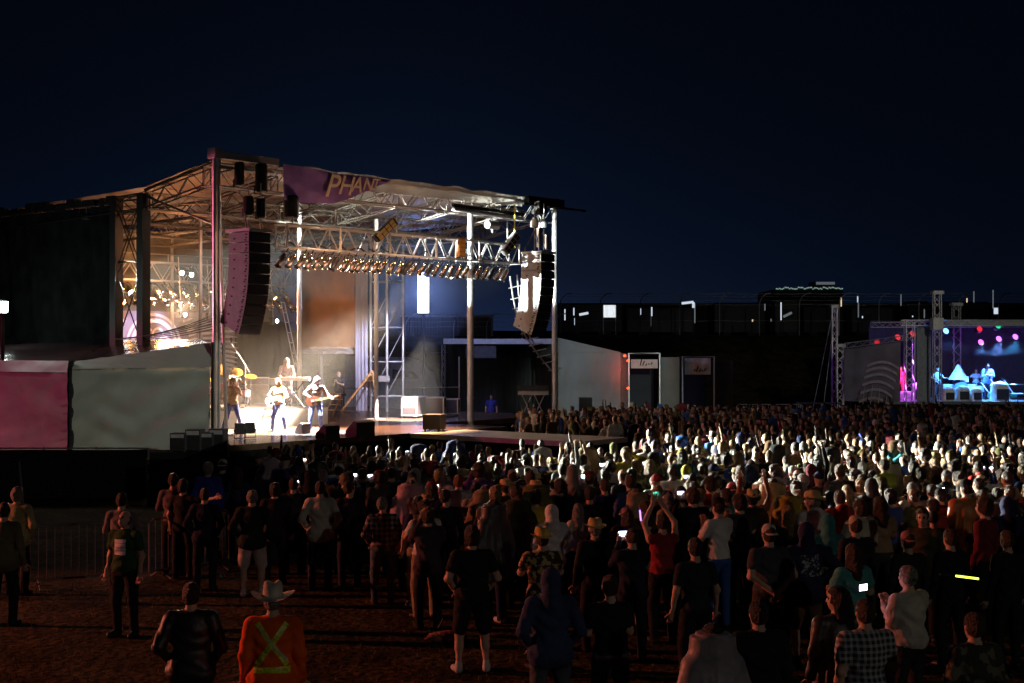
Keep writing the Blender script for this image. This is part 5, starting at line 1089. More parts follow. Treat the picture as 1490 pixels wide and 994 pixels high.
for i, (px, py0, px1, py1, lb) in enumerate(((1426, 555, 1440, 573, 'leaning guitar with pink and green lit neck, nearest the drums'), (1440, 550, 1450, 566, 'leaning guitar in front of the blue-lit singer'), (1459, 551, 1474, 572, 'dim leaning guitar right of the singer'))):
    a, b = P(px, py0, 79), P(px1, py1, 79); e = empty('electric_guitar', b, 0, lb, 'guitar', 'guitars leaning on the second stage'); dvec = a-b
    MB().tube([(0, 0, 0), dvec*.9], .035, 5).build('neck', mat('pale_neck', (.7, .55, .6), .4), e); MB().box(dvec, (.1, .04, .14)).build('headstock', M_BLACK, e)
    mb = MB(); out = [((.17+.04*math.cos(2*t))*math.cos(t)*.9, (.17+.04*math.cos(2*t))*math.sin(t)*1.2) for t in [2*PI*i/18 for i in range(18)]]; mb.add([(x+.05, -.03, z-.12) for x, z in out]+[(x+.05, .03, z-.12) for x, z in out], [tuple(range(17, -1, -1)), tuple(range(18, 36))]+[(i, (i+1) % 18, 18+(i+1) % 18, 18+i) for i in range(18)]); mb.build('guitar_body', mat('dark_green_guitar', (.05, .2, .12), .3), e)
q_ = body(pose='crossed', girth=1.25, belly=.08, top='jacket', h=.018)
place_person(q_, G(1437, 80, 1.1), PI, 2.0, top=(.25, .4, .75), bottom=(.03, .03, .06), hat='cap', hatcol=(.02, .02, .02), hair=None, label='broad singer in blue light, dark against the back of the second stage')
place_person(body(pose='stand', h=.018), G(1310, 79.5, 1.1), PI, 1.85, top=(.55, .05, .08), bottom=(.45, .04, .06), label='musician bathed in red light behind the near truss tower')
place_person(body(pose='guitar', sleeve='short', h=.018), G(1364, 79.5, 1.1), PI+.3, 1.8, top=(.5, .6, .6), bottom=(.03, .03, .05), label='musician in pale cyan-lit shirt behind the tallest truss tower')
place_person(body(pose='drum', seated=True, sleeve='short', h=.018), G(1420, 81, 1.0), PI, 1.8, top=(.4, .5, .6), bottom=(.03, .03, .05), label='person sitting behind the drums of the second stage')
st = empty('drum_stool', G(1420, 81, 1.1), 0, 'stool hidden behind the second drum kit', 'stool'); MB().lathe([(0, .6), (.17, .6), (.18, .7), (0, .71)], 14).build('seat', M_BLACK, st); MB().tube([(0, 0, 0), (0, 0, .6)], .03).build('stand', M_ALU, st)
# flood lamp glaring at the left edge
fp = P(-2, 446, 45.2); e = empty('flood_lamp', (fp.x, fp.y, 0), 0, 'glaring white flood lamp on a mast at the left edge', 'flood lamp')
MB().tube([(0, .35, 0), (0, .35, fp.z+.4)], .06, 8).build('mast', M_BLKSTEEL, e)
R = (Vector((8, 30, 1.5))-fp).to_track_quat('-Z', 'Y').to_matrix(); mb = MB(); mb.box((0, 0, fp.z), (.5, .4, .28), 0, R); mb.build('housing', M_BLKSTEEL, e)
mb = MB(); mb.box(Vector((0, 0, fp.z))+R @ Vector((0, 0, -.16)), (.44, .34, .03), 0, R); mb.build('lens', glow('flood_glow', (.8, 1, .95), 60), e)
# ---------------------------------------------------------------- the crowd
STC = S(6, 0, 0)
def face_to(x, y, tx=None, ty=None):
    dx, dy = (STC.x if tx is None else tx)-x, (STC.y if ty is None else ty)-y
    return math.atan2(-dx, dy)
MANUAL = []
def man(px, py, label, pose='stand', H=1.75, head=None, f=0.0, wide=1.0, hd=None, **k):
    """px, py: where the top of the head shows; H: the height; f: turn away from facing the stage"""
    bodykeys = ('girth', 'belly', 'sleeve', 'legs', 'stance', 'yaw', 'nod', 'lean', 'fem', 'hooded')
    bk = {q: k.pop(q) for q in bodykeys if q in k}
    bk['top'] = k.pop('style', 'shirt'); bk.setdefault('sleeve', 'long'); bk.setdefault('legs', 'pants')
    ph = k.pop('ph', None)
    s = (py-HY)/(EYE-H-(.06 if k.get('hat') in ('cowboy',) else .02)); d = F/s; x = (px-CX)/s
    pt = body(pose=pose, h=.014 if d < 30 else .018, **bk)
    o = place_person(pt, (x, d, 0), face_to(x, d)+f, H, wide, label=label, **k)
    MANUAL.append((x, d))
    if ph: phone(o, pt, **ph)
    return o, pt
BLK = (.02, .02, .022); JEAN = (.06, .09, .16); KHA = (.28, .25, .16)
man(25, 708, 'man in a khaki jacket facing away by the leaning pole', style='jacket', top=(.42, .38, .2), bottom=BLK, hair='full', haircol='grey', pose='pockets')
man(6, 730, 'man in an olive jacket cut by the left frame edge', style='jacket', top=(.16, .15, .09), bottom=BLK, hair='short', H=1.78)
man(177, 716, 'person in a grey top behind the man in the green shirt', top=(.22, .18, .18), bottom=BLK, hair='short', haircol='black', pose='crossed')
go, gp = man(182, 741, 'man in a green printed t-shirt turned towards us, looking up', top=(.03, .09, .025), bottom=BLK, sleeve='short', hair='thin', haircol='brown', f=PI-.35, nod=-.35, girth=1.1, H=1.76, skin=3)
man(252, 688, 'person with bent arms embraced beside the barrier', top=(.16, .12, .13), bottom=BLK, hair='short', haircol='dark_brown', pose='crossed', H=1.8)
man(266, 697, 'person in black with an arm laid over the neighbour\'s shoulders', top=BLK, bottom=BLK, pose='hug', hair='full', haircol='dark_brown', f=-.2, H=1.72, sleeve='short')
man(303, 672, 'grey-haired man in a bright blue raincoat', style='raincoat', top=(.04, .06, .42), bottom=BLK, hair='full', haircol='grey', H=1.8)
man(324, 668, 'man in a white cap and dark jacket next to the blue raincoat', style='jacket', top=(.03, .03, .035), bottom=BLK, hat='cap_back', hatcol=(.6, .58, .5), hair='short', H=1.8)
man(298, 709, 'person in a long dark coat below the blue raincoat', style='jacket', top=(.02, .02, .05), bottom=BLK, hair='short', haircol='brown', H=1.7, pose='pockets')
man(347, 680, 'long-haired woman in a dusky blue top beside the barrier', top=(.04, .05, .12), bottom=BLK, hair='long', haircol='brown', fem=True, H=1.68, nod=.2)
man(376, 659, 'person with a knitted hat behind the pale ponchos', top=(.04, .03, .04), hat='beanie', hatcol=(.1, .07, .06), hair=None, H=1.72)
man(393, 663, 'person in a pinkish white poncho near the stage corner', style='poncho', top=(.55, .42, .46), bottom=BLK, hair='short', haircol='grey', H=1.72)
man(406, 661, 'person in an orange cap and mauve poncho', style='poncho', top=(.32, .2, .28), bottom=BLK, hat='cap', hatcol=(.7, .35, .05), hair='short', H=1.70)
man(367, 712, 'man in a dark jacket and white shorts by the end of the barrier', style='jacket', top=(.02, .028, .025), bottom=(.6, .5, .48), legs='shorts', hair='short', haircol='grey', shoe='white', pose='pockets', H=1.72, wide=1.08)
man(400, 702, 'person in black standing close to the man with white shorts', style='jacket', top=BLK, bottom=BLK, hair='full', haircol='black', H=1.72)
man(466, 699, 'man in a cream jacket and blue jeans facing the stage', style='jacket', top=(.50, .50, .44), bottom=(.05, .05, .08), hair='short', haircol='dark_brown', pose='pockets', H=1.80)
man(427, 695, 'person lifting a bright phone beside the cream jacket', top=(.05, .04, .05), pose='phone', hair='short', haircol='brown', H=1.7, ph=dict(label='bright phone held up left of the cream jacket', s=14))
man(509, 699, 'dark-clothed man glancing sideways right of the cream jacket', top=(.03, .02, .03), hair='short', haircol='brown', yaw=-.9, H=1.78)
o, p = man(557, 722, 'grey-haired man in a checked flannel shirt and light jeans', top=(.05, .05, .05), bottom=(.10, .14, .20), hair='short', haircol='grey', shoe='brown', pose='pockets', H=1.68, girth=1.1, topmat=pattern_cloth('flannel_plaid', (.012, .012, .014), (.30, .24, .24), .085), yaw=-.6)
man(597, 697, 'tall person in a translucent pink poncho behind the flannel shirt', style='poncho', top=(.52, .34, .42), bottom=BLK, hair='short', haircol='dark_brown', H=1.82)
man(623, 737, 'person in a straw cap filming, red strap on the back', style='jacket', top=(.06, .045, .06), bottom=BLK, pose='phone', hat='cap', hatcol=(.45, .32, .1), hair='full', H=1.74, ph=dict(label='phone showing a yellow picture, held by the red-strapped person', col=(1, .75, .3), s=4))
man(649, 711, 'person in a plain black sweater looking sideways', top=(.025, .02, .025), hair='short', haircol='brown', yaw=-.7, H=1.76)
man(667, 690, 'person in a grey and white rain jacket', style='raincoat', top=(.40, .44, .46), bottom=BLK, hair='short', haircol='red', H=1.78, shiny=True)
man(707, 706, 'person in a shapeless tan raincoat', style='poncho', top=(.26, .20, .13), bottom=BLK, hair='full', haircol='dark_brown', H=1.74)
man(700, 737, 'person holding a small white phone by the tan raincoat', top=(.06, .04, .05), pose='phone_low', hair='short', H=1.6, ph=dict(label='small white phone by the tan raincoat', s=9))
man(746, 683, 'person in a blue rain jacket and white cap', style='jacket', top=(.03, .04, .22), bottom=BLK, hat='cap', hatcol=(.65, .55, .55), hair='short', H=1.76)
man(754, 720, 'person in a dark green poncho with hood down', style='poncho', top=(.035, .045, .03), bottom=BLK, hair='short', haircol='brown', H=1.74)
man(687, 765, 'man all in black with bare calves and white shoes', top=BLK, bottom=BLK, sleeve='short', legs='shorts', hair='full', haircol='black', shoe='white', stance=.15, girth=1.15, H=1.80, pose='pockets')
o, p = man(789, 768, 'person in a straw hat and leafy patterned shirt', topmat=pattern_cloth('leafy_print', (.05, .03, .015), (.55, .42, .18), .07, 'b'), bottom=(.14, .10, .08), legs='shorts', sleeve='short', hat='fedora', hatcol=(.75, .55, .15), hair='short', pose='clap', H=1.76, girth=1.1)
man(801, 826, 'person with the navy hood up and pale jeans', style='hoodie', hooded=True, top=(.045, .065, .15), bottom=(.09, .11, .13), hair=None, pose='pockets', H=1.78, girth=1.08)
man(888, 835, 'young man in a black t-shirt with short brown hair', top=(.015, .015, .017), bottom=(.10, .09, .09), sleeve='short', hair='short', haircol='brown', pose='phone_low', H=1.72)
man(866, 755, 'man in a yellow straw fedora and black clothes', top=BLK, bottom=BLK, hat='fedora', hatcol=(.6, .48, .2), hair='short', haircol='grey', H=1.74)
man(917, 690, 'tall man in a washed blue denim shirt holding a glow stick', top=(.06, .10, .26), bottom=(.26, .22, .14), hair='short', haircol='brown', girth=1.1, H=1.86)
man(920, 768, 'person in a dark jacket filming with a blue-white phone', style='jacket', top=(.02, .025, .05), bottom=BLK, pose='phone', hair='bun', haircol='brown', H=1.70, ph=dict(label='blue-white phone filming beside the straw fedora', col=(.6, .7, 1), s=14))
o, p = man(964, 746, 'person in a red tank top with raised arms', top=(.35, .03, .04), bottom=BLK, sleeve='none', pose='phone_high', hair='short', haircol='black', H=1.76, ph=dict(label='phone with a green screen held high above the red tank top', col=(.1, 1, .5), s=3, size=.8))
man(1012, 781, 'person in a dark teal shirt right of the red tank top', top=(.02, .03, .035), bottom=BLK, sleeve='short', hair='short', haircol='black', H=1.78)
man(1119, 762, 'man in a white cap and charcoal t-shirt with hands behind him', top=(.07, .07, .085), bottom=(.06, .045, .03), sleeve='short', legs='shorts', hat='cap_back', hatcol=(.66, .64, .6), hair='short', pose='behind', H=1.80, girth=1.12)
ho, hpt = man(1172, 760, 'person in a navy hoodie with a faded white print on the back', style='hoodie', hooded=True, top=(.03, .035, .09), bottom=(.16, .09, .06), legs='shorts', hair=None, pose='hip', H=1.80, girth=1.15)
man(1241, 790, 'long-haired woman in a turquoise t-shirt', top=(.10, .38, .38), bottom=BLK, sleeve='short', hair='long', haircol='brown', fem=True, pose='crossed', H=1.70, girth=1.15)
man(1321, 772, 'man in a red and white cap and black shirt', top=(.03, .03, .03), bottom=BLK, hat='cap_back', hatcol=(.45, .2, .2), hair='short', H=1.72)
man(1343, 738, 'man in an olive jacket turned towards us', style='jacket', top=(.06, .06, .035), bottom=BLK, hair='short', haircol='brown', f=PI*.75, H=1.82, skin=3)
man(1322, 821, 'heavy man in a white t-shirt holding a phone out to the side', top=(.50, .46, .44), bottom=(.03, .03, .035), sleeve='short', hair='short', haircol='grey', pose='phone_low', girth=1.25, belly=.1, H=1.74, f=.35, ph=dict(label='bright violet-white phone held by the heavy man in white', col=(.7, .65, 1), s=14, off=(-.28, .1, .22)))
man(1259, 870, 'man in a small-checked grey shirt at the lower right', topmat=pattern_cloth('gingham', (.03, .03, .045), (.42, .44, .46), .055), bottom=BLK, sleeve='short', hair='short', haircol='brown', girth=1.2, H=1.76)
man(1219, 852, 'person in a glossy black plastic raincoat looking sideways', style='raincoat', top=(.03, .028, .03), shiny=True, bottom=BLK, hair='long', haircol='black', yaw=.8, H=1.74, girth=1.1)
man(1104, 872, 'person in a plain black jacket in the darkest foreground', style='jacket', top=(.015, .018, .02), bottom=BLK, hair='short', haircol='black', H=1.76, girth=1.15)
man(1037, 907, 'person in a crumpled clear poncho at the bottom edge', style='poncho', top=(.30, .28, .3), shiny=True, bottom=BLK, hair='full', haircol='black', H=1.70)
man(1418, 889, 'man in a mottled camouflage jacket with a pale collar', style='jacket', topmat=pattern_cloth('camouflage', (.03, .03, .02), (.14, .13, .09), .11, 'b'), bottom=BLK, hair='short', haircol='brown', H=1.74)
lo_, lp_ = man(278, 846, 'man in a black leather jacket and blue jeans, seen from behind', style='jacket', top=(.018, .018, .02), shiny=True, bottom=(.06, .10, .16), hair='short', haircol='dark_brown', H=1.75, girth=1.12, pose='pockets')
vo, vp = man(397, 846, 'man in a cowboy hat and orange work jacket with a yellow tape cross', style='jacket', top=(.95, .13, .015), bottom=(.03, .03, .03), hat='cowboy', hatcol=(.62, .58, .48), hair='short', haircol='grey', H=1.78, girth=1.1)
man(1148, 715, 'person in a muddy yellow raincoat in the middle of the crowd', style='poncho', top=(.45, .38, .06), hair='short', H=1.76)
man(1111, 695, 'person in a clear plastic poncho with the hood up', style='poncho', top=(.5, .5, .5), shiny=True, hair=None, hat='hood', hatcol=(.5, .5, .5), H=1.76)
man(1245, 750, 'person in a white cap over a dark shirt', top=(.03, .03, .05), hat='cap', hatcol=(.7, .6, .4), hair='short', H=1.78)
man(1222, 712, 'person in a red hooded top lit at the shoulder', style='hoodie', top=(.50, .05, .02), hair='short', H=1.80, girth=1.15)
man(1287, 667, 'big man in a lime yellow t-shirt raising a phone', top=(.50, .58, .08), sleeve='short', girth=1.25, belly=.08, H=1.84, pose='phone_low', hair='short', haircol='brown', ph=dict(label='phone held by the big man in lime yellow', s=2))
man(1430, 712, 'person in a grey shirt with a bent head towards the right edge', top=(.12, .11, .1), hair='short', nod=.3, H=1.74)
man(1470, 705, 'person in a dark shirt beside the right frame edge', top=(.04, .04, .04), hair='short', H=1.78)
man(1383, 768, 'dark person wearing a bright yellow belt band', top=BLK, bottom=BLK, hair='short', H=1.74)
man(1466, 770, 'dark person with a pink belt band at the right edge', top=BLK, bottom=BLK, hair='short', H=1.74)
man(1100, 710, 'person in a rust-coloured top with arms up', top=(.30, .10, .05), pose='arms_up', hair='short', H=1.7)
man(1065, 702, 'person in a pink cap with the brim turned back', top=(.05, .05, .06), hat='cap_back', hatcol=(.6, .15, .18), hair='short', H=1.72)
man(1010, 700, 'woman with dark hair over a white-trimmed black top', top=(.04, .04, .04), hair='long', haircol='black', fem=True, H=1.72)
man(880, 696, 'man in a purplish-blue sweatshirt left of the denim shirt', top=(.05, .04, .16), hair='short', haircol='brown', H=1.76)
man(955, 690, 'person with a red beanie and pale blue jacket', style='jacket', top=(.30, .36, .38), hat='beanie', hatcol=(.3, .04, .04), hair=None, H=1.76)
man(815, 697, 'dark-haired person in black under the red beanie row', top=BLK, hair='full', haircol='black', H=1.78)
man(1037, 627, 'man in a white cap and blue jacket lit by the flood', style='jacket', top=(.10, .25, .6), hat='cap', hatcol=(.85, .85, .85), hair='short', H=1.86)
man(1313, 640, 'person lifting a camera in a teal shirt near the lit barrier', top=(.08, .35, .4), pose='phone', hair='short', H=1.86, f=.4, ph=dict(label='camera lifted near the lit barrier', s=1))
# tape cross on the orange jacket, print on the hoodie, straps
def bvh_of(pt):
    return BVHTree.FromPolygons([Vector(v) for v in pt['V'].tolist()], pt['Q'].tolist())
def back_strip(bv, a, b, wdt, n=14, side=-1):
    """band laid on the back from (x,z) a to b"""
    a, b = Vector(a), Vector(b); nrm = Vector((-(b-a).y, (b-a).x)).normalized()*wdt/2; vs = []
    for i in range(n+1):
        c = a.lerp(b, i/n)
        for s_ in (-1, 1):
            q = c+nrm*s_; h_ = bv.ray_cast(Vector((q.x, side*1.0, q.y)), Vector((0, -side, 0)))
            vs.append((q.x, (h_[0].y if h_[0] else 0)+side*.006, q.y))
    return vs, [(2*i, 2*i+1, 2*i+3, 2*i+2) for i in range(n)]
M_TAPE = mat('yellow_tape', (.8, .9, .05), .4, var=.25, scale=30); bv = bvh_of(vp)
mb = MB(); mb.add(*back_strip(bv, (-.135, 1.44), (.14, 1.06), .05)); mb.add(*back_strip(bv, (.135, 1.44), (-.14, 1.06), .05)); mb.add(*back_strip(bv, (-.17, 1.02), (.17, 1.02), .055)); mb.build('tape_cross', M_TAPE, vo)
mb = MB(); mb.add(*back_strip(bv, (-.135, 1.42), (.14, 1.1), .02)); mb.v = [(x, y-.003, z) for x, y, z in mb.v]; mb.build('silver_stripe', mat('silver_tape', (.7, .72, .5), .3), vo)
M_PRINT = mat('faded_print', (.03, .035, .09), .85, var=0); Np, Lp, bp0 = nodes_of(M_PRINT); nzp = Np.new('ShaderNodeTexNoise'); nzp.inputs['Scale'].default_value = 26; tcp = [n for n in Np if n.type == 'TEX_COORD'][0]; Lp.new(tcp.outputs['Object'], nzp.inputs['Vector'])
rp = Np.new('ShaderNodeValToRGB'); rp.color_ramp.elements[0].position = .5; rp.color_ramp.elements[0].color = (.03, .035, .09, 1); rp.color_ramp.elements[1].position = .56; rp.color_ramp.elements[1].color = (.5, .5, .5, 1); Lp.new(nzp.outputs['Fac'], rp.inputs[0]); Lp.new(rp.outputs[0], bp0.inputs['Base Color'])
bv = bvh_of(hpt); mb = MB()
for k in range(5): mb.add(*back_strip(bv, (-.12, 1.36-k*.055), (.12, 1.36-k*.055), .05))
mb.build('back_print', M_PRINT, ho)
bv = bvh_of(gp); mb = MB()
for k in range(4): mb.add(*back_strip(bv, (-.09, 1.34-k*.055), (.09, 1.34-k*.055), .05, 12, 1))
mb.build('front_print', pattern_cloth('pale_print', (.03, .09, .025), (.14, .17, .12), .035, 'b'), go)
def glowstick(px, py, d, col, label, L_=.16, tilt=.1):
    p = P(px, py, d); e = empty('glow_stick', p, 0, label, 'glow stick', 'glow sticks in the crowd'); MB().tube([(0, 0, 0), (tilt*L_, 0, -L_)], .011, 6).build('lit_tube', glow('stick_%d' % int(sum(col)*100), col, 4), e); MB().tube([(-tilt*.02, 0, .018), (0, 0, 0)], .013, 6).build('tip', M_BLACK, e)
glowstick(931, 742, 20.6, (.3, .15, 1), 'violet glow stick at the hip of the denim shirt'); glowstick(1140, 602, 50, (.25, .25, 1), 'short blue glow stick raised at the back of the crowd', .3, .6); glowstick(1130, 600, 52, (.2, .2, 1), 'blue glow stick beside the first raised one', .25, -.3); glowstick(1285, 620, 46, (.45, .1, 1), 'purple glow stick under the second stage', .2, 1.5); glowstick(1250, 631, 40, (.3, .2, 1), 'tiny violet glow stick left of the lime shirt', .12, .5)
glowstick(1390, 838, 14.6, (.55, .65, .05), 'yellow glow band at the waist of a dark person', .03, 8)
# random crowd
RC = random.Random(99)
def spacing_ok(x, y, r, pts):
    return all((x-a)**2+(y-b)**2 > r*r for a, b in pts)
pts = list(MANUAL); cand = []
for tries in range(26000):
    d = 17+41*RC.random()**.85; px = RC.uniform(385, 1560); x = (px-CX)/F*d; u, v = uv_of(x, d)
    hy = HY+(EYE-1.74)*F/d
    if u < 11 and v > -5.0: continue
    if u >= 11 and v > -2.5: continue
    if 4.3 < u < 8.4 and v > -11.2: continue
    if px < 930 and u < 8.4 and d > 34.8: continue
    if d < 20.5 and px < 960: continue
    if d < 19.6: continue
    if d < 24 and px < 800 and RC.random() < .6: continue
    if d < 25.5 and px < 600: continue
    if px < 385+max(0, 32-d)*9: continue
    if 1290 < px < 1350 and 24 < d < 26.5: continue
    if d > 44 and px < 700: continue
    r = (.95 if d < 22 else .62)*RC.choice([.78, .9, 1, 1.7])
    if not spacing_ok(x, d, r, pts): continue
    pts.append((x, d)); cand.append((d, x, px))
cand.sort()
NAMED = 300-len(MANUAL)-8
print('crowd', len(MANUAL), len(cand))
PR = []
for (pose, kw, wgt) in [('stand', {}, 5), ('pockets', dict(top='jacket'), 4), ('clap', dict(sleeve='short'), 3), ('phone', dict(), 2), ('crossed', dict(top='jacket', girth=1.12, belly=.05), 3), ('stand', dict(sleeve='short', girth=1.15, belly=.06), 4), ('phone_high', dict(sleeve='short'), 1), ('fist_up', dict(), 1), ('arms_up', dict(sleeve='short', fem=True), 1),
                        ('stand', dict(top='poncho'), 3), ('stand', dict(top='raincoat', girth=1.1), 2), ('phone_low', dict(fem=True, sleeve='short'), 2), ('hip', dict(fem=True), 1), ('stand', dict(top='hoodie', yaw=.5), 2), ('head', dict(), 1), ('stand', dict(sleeve='short', fem=True, yaw=-.5), 3), ('pockets', dict(top='hoodie', hooded=True), 2)]:
    PR += [(pose, kw)]*wgt
COLS = dict(black=(.02, .02, .022), charcoal=(.06, .06, .065), grey=(.25, .25, .25), white=(.75, .75, .72), cream=(.62, .56, .42), red=(.45, .04, .03), maroon=(.16, .02, .03), orange=(.6, .18, .03), yellow=(.6, .5, .08), olive=(.14, .14, .05), green=(.05, .22, .07), teal=(.05, .25, .26), blue=(.05, .13, .42), navy=(.02, .03, .09), purple=(.16, .06, .25), pink=(.55, .22, .28), brown=(.14, .08, .04), tan=(.35, .26, .16))
CN = list(COLS); CW = [14, 9, 7, 10, 3, 2, 2, 1, 2, 4, 1, 1, 3, 8, 1, 1, 4, 4]
GAR = {'shirt': 'shirt', 'poncho': 'poncho', 'raincoat': 'raincoat', 'jacket': 'jacket', 'hoodie': 'hoodie'}
PT_ = {'stand': 'arms down', 'pockets': 'hands in pockets', 'clap': 'clapping', 'phone': 'filming at face height', 'crossed': 'arms crossed', 'phone_high': 'filming overhead', 'fist_up': 'one arm raised', 'arms_up': 'both arms raised', 'phone_low': 'hands at the chest', 'hip': 'hand on hip', 'head': 'hand at the head'}
def zone(px, d):
    if d > 42: return 'behind the catwalk' if px < 1060 else 'in the far dark rows'
    if px < 600: return 'below the band'
    if px < 800: return 'before the bright pole' if d > 26 else 'in the dark middle'
    if px < 1000: return 'near the catwalk tip' if d > 28 else 'behind the denim shirt'
    if px < 1200: return 'in the floodlit middle' if d > 24 else 'left of the hoodie'
    if px < 1350: return 'near the lit barrier' if d > 22 else 'by the turquoise shirt'
    return 'towards the right edge'
labels = set(); nph = 0
HAIRN = dict(short='short hair', full='thick hair', thin='thinning hair', long='long hair', bun='a hair bun', ponytail='a ponytail')
for i, (d, x, px) in enumerate(cand[:NAMED]):
    for t in range(200):
        pose, kw = RC.choice(PR)
        if d < 27 and pose in ('arms_up', 'phone_high', 'fist_up'): continue
        if RC.random() < .02: pose, kw = 'phone', {}
        c = RC.choices(CN, CW)[0]; style = kw.get('top', 'shirt'); fem = kw.get('fem', False)
        hat = None; hair = RC.choice(['long', 'ponytail', 'bun', 'long']) if fem else RC.choices(['short', 'full', 'thin', 'long'], [4, 5, .7, 2])[0]
        hc_ = RC.choices(['black', 'brown', 'dark_brown', 'blond', 'grey', 'white'], [5, 6, 6, 3, 1, .3])[0]; hcol = None
        z = zone(px, d); what = ('t-shirt' if kw.get('sleeve') == 'short' else 'shirt') if style == 'shirt' else GAR[style]
        if kw.get('hooded'): hair = None; hd = 'hood up'
        elif RC.random() < .34:
            hat = RC.choice(['cap', 'cap_back', 'cap', 'beanie', 'fedora', 'hood'] if style in ('poncho', 'raincoat') else ['cap', 'cap_back', 'cap', 'beanie', 'fedora']); hcn = RC.choices(CN, CW)[0]; hcol = COLS[hcn] if hat != 'hood' else COLS[c]
            if hat == 'fedora': hcn, hcol = 'straw', (.6, .48, .22)
            if hat in ('beanie', 'hood'): hair = None
            hd = {'cap': hcn+' cap', 'cap_back': hcn+' cap backwards', 'beanie': hcn+' beanie', 'fedora': 'straw hat', 'hood': 'hood up'}[hat]
        else: hd = hc_.replace('_', ' ')+' '+HAIRN[hair].replace('a ', '')
        lb = '%s in %s %s, %s, %s, %s' % ('woman' if fem else 'person', c, what, hd, PT_[pose], z)
        if lb not in labels: break
    labels.add(lb)
    pt = body(pose=pose, h=.018, **kw)
    H = RC.gauss(1.66 if fem else 1.76, .08); H = min(max(H, 1.5), 1.94)
    jit = RC.gauss(0, .3)
    o = place_person(pt, (x, d, 0), face_to(x, d)+jit, H, RC.uniform(.94, 1.1), top=COLS[c], bottom=COLS[RC.choice(['black', 'charcoal', 'navy', 'navy', 'blue', 'tan', 'black'])], skin=RC.choices(range(6), [5, 5, 3, 3, 1, 1])[0],
                     shoe=RC.choice(['black', 'white', 'brown']), hair=hair, haircol=hc_, hat=hat, hatcol=hcol, label=lb, group='people in the crowd', shiny=style in ('poncho', 'raincoat') and RC.random() < .5)
    if pose in ('phone', 'phone_high') and nph < 22:
        nph += 1; phone(o, pt, 'phone of the %s, %s, %s' % (lb.split(',')[0], lb.split(',')[1].strip(), z), s=RC.choice([6, 10, 16]), col=RC.choice([(.8, .88, 1), (.7, .75, 1), (1, .9, .8)]), size=.9)
# the farther rows, past the individuals
rest = cand[NAMED:]; protos = []
for (pose, kw) in [('stand', {}), ('clap', dict(sleeve='short')), ('fist_up', dict(sleeve='short')), ('phone', dict(sleeve='short')), ('crossed', dict(girth=1.1)), ('stand', dict(sleeve='short')), ('pockets', dict(top='jacket')), ('stand', dict(girth=1.15)), ('crossed', dict(fem=True)),  ('stand', dict(top='poncho')), ('pockets', dict(top='hoodie', hooded=True))]:
    b_ = make_body('p', pose=pose, h=.034, **kw); protos.append(b_)
pal = [cloth(COLS[k]) for k in ('black', 'charcoal', 'white', 'maroon', 'blue', 'navy', 'tan', 'black', 'olive', 'brown', 'grey', 'brown')]+[M_SKIN[0], M_SKIN[2], M_HAIR['black'], M_HAIR['brown'], M_HAIR['blond'], M_SHOE['black']]
VS, QS, MS = [], [], []; base = 0
for (d, x, px) in rest:
    b_ = RC.choice(protos); a = face_to(x, d)+RC.gauss(0, .35); H = RC.gauss(1.72, .07)/1.75; ca, sa = math.cos(a), math.sin(a)
    Vv = b_['V']*H; W_ = np.stack([Vv[:,0]*ca-Vv[:,1]*sa+x, Vv[:,0]*sa+Vv[:,1]*ca+d, Vv[:,2]], 1)
    lab = b_['lab']; C = b_['V'][b_['Q']].mean(1); tc_ = RC.randrange(12); bc = RC.choice([0, 1, 5]); sk = RC.choice([12, 13]); hc_ = RC.choice([14, 15, 15, 16, RC.randrange(12)])
    m = np.choose(np.minimum(lab, 5), [sk, tc_, bc, 17, sk, sk]); m = np.where((lab == 0) & (C[:,2] > 1.5) & ((C[:,2]-1.63 > .045) | ((C[:,1] < .0) & (C[:,2] > 1.56) & (np.abs(C[:,0]) < .12))), hc_, m)
    VS.append(W_); QS.append(b_['Q']+base); MS.append(m); base += len(W_)
if VS:
    me = np_mesh('crowd', np.concatenate(VS), np.concatenate(QS), pal, np.concatenate(MS)); o = bpy.data.objects.new('crowd', me); COL.objects.link(o)
    tag(o, 'far rows of the dense dim crowd behind the catwalk and under the second stage', 'crowd', kind='stuff')
# a fallen bag and cups on the grass
bg_ = empty('bag', G(650, 19.6, 0), .3, 'pinkish bag lying on the grass beside the man in black shorts', 'bag'); mb = MB(); mb.lathe([(0, 0), (.16, .01), (.2, .08), (.17, .17), (.08, .22), (0, .23)], 14); mb.v = [(x*1.5, y*.9, z*.6) for x, y, z in mb.v]; mb.build('pouch', mat('pink_bag', (.4, .16, .14), .6, bump=.6), bg_, True); MB().tube([(-.12, 0, .18), (-.05, 0, .3), (.05, 0, .3), (.12, 0, .18)], .012).build('strap', M_BLACK, bg_)
for i, (px, d) in enumerate(((325, 25.0), (56, 24.2), (1450, 17.5))):
    e = empty('plastic_cup', G(px, d, 0), 0, ['crushed clear cup on the grass near the barrier end', 'clear cup on the grass by the left barrier', 'clear cup among the feet at the right edge'][i], 'cup', 'cups dropped on the grass'); MB().lathe([(0, 0), (.03, 0), (.042, .11), (.040, .11), (.028, .006)], 12, 0, (0, 0, .04), Matrix.Rotation(1.5, 3, 'X')).build('cup_body', M_PLAST, e)
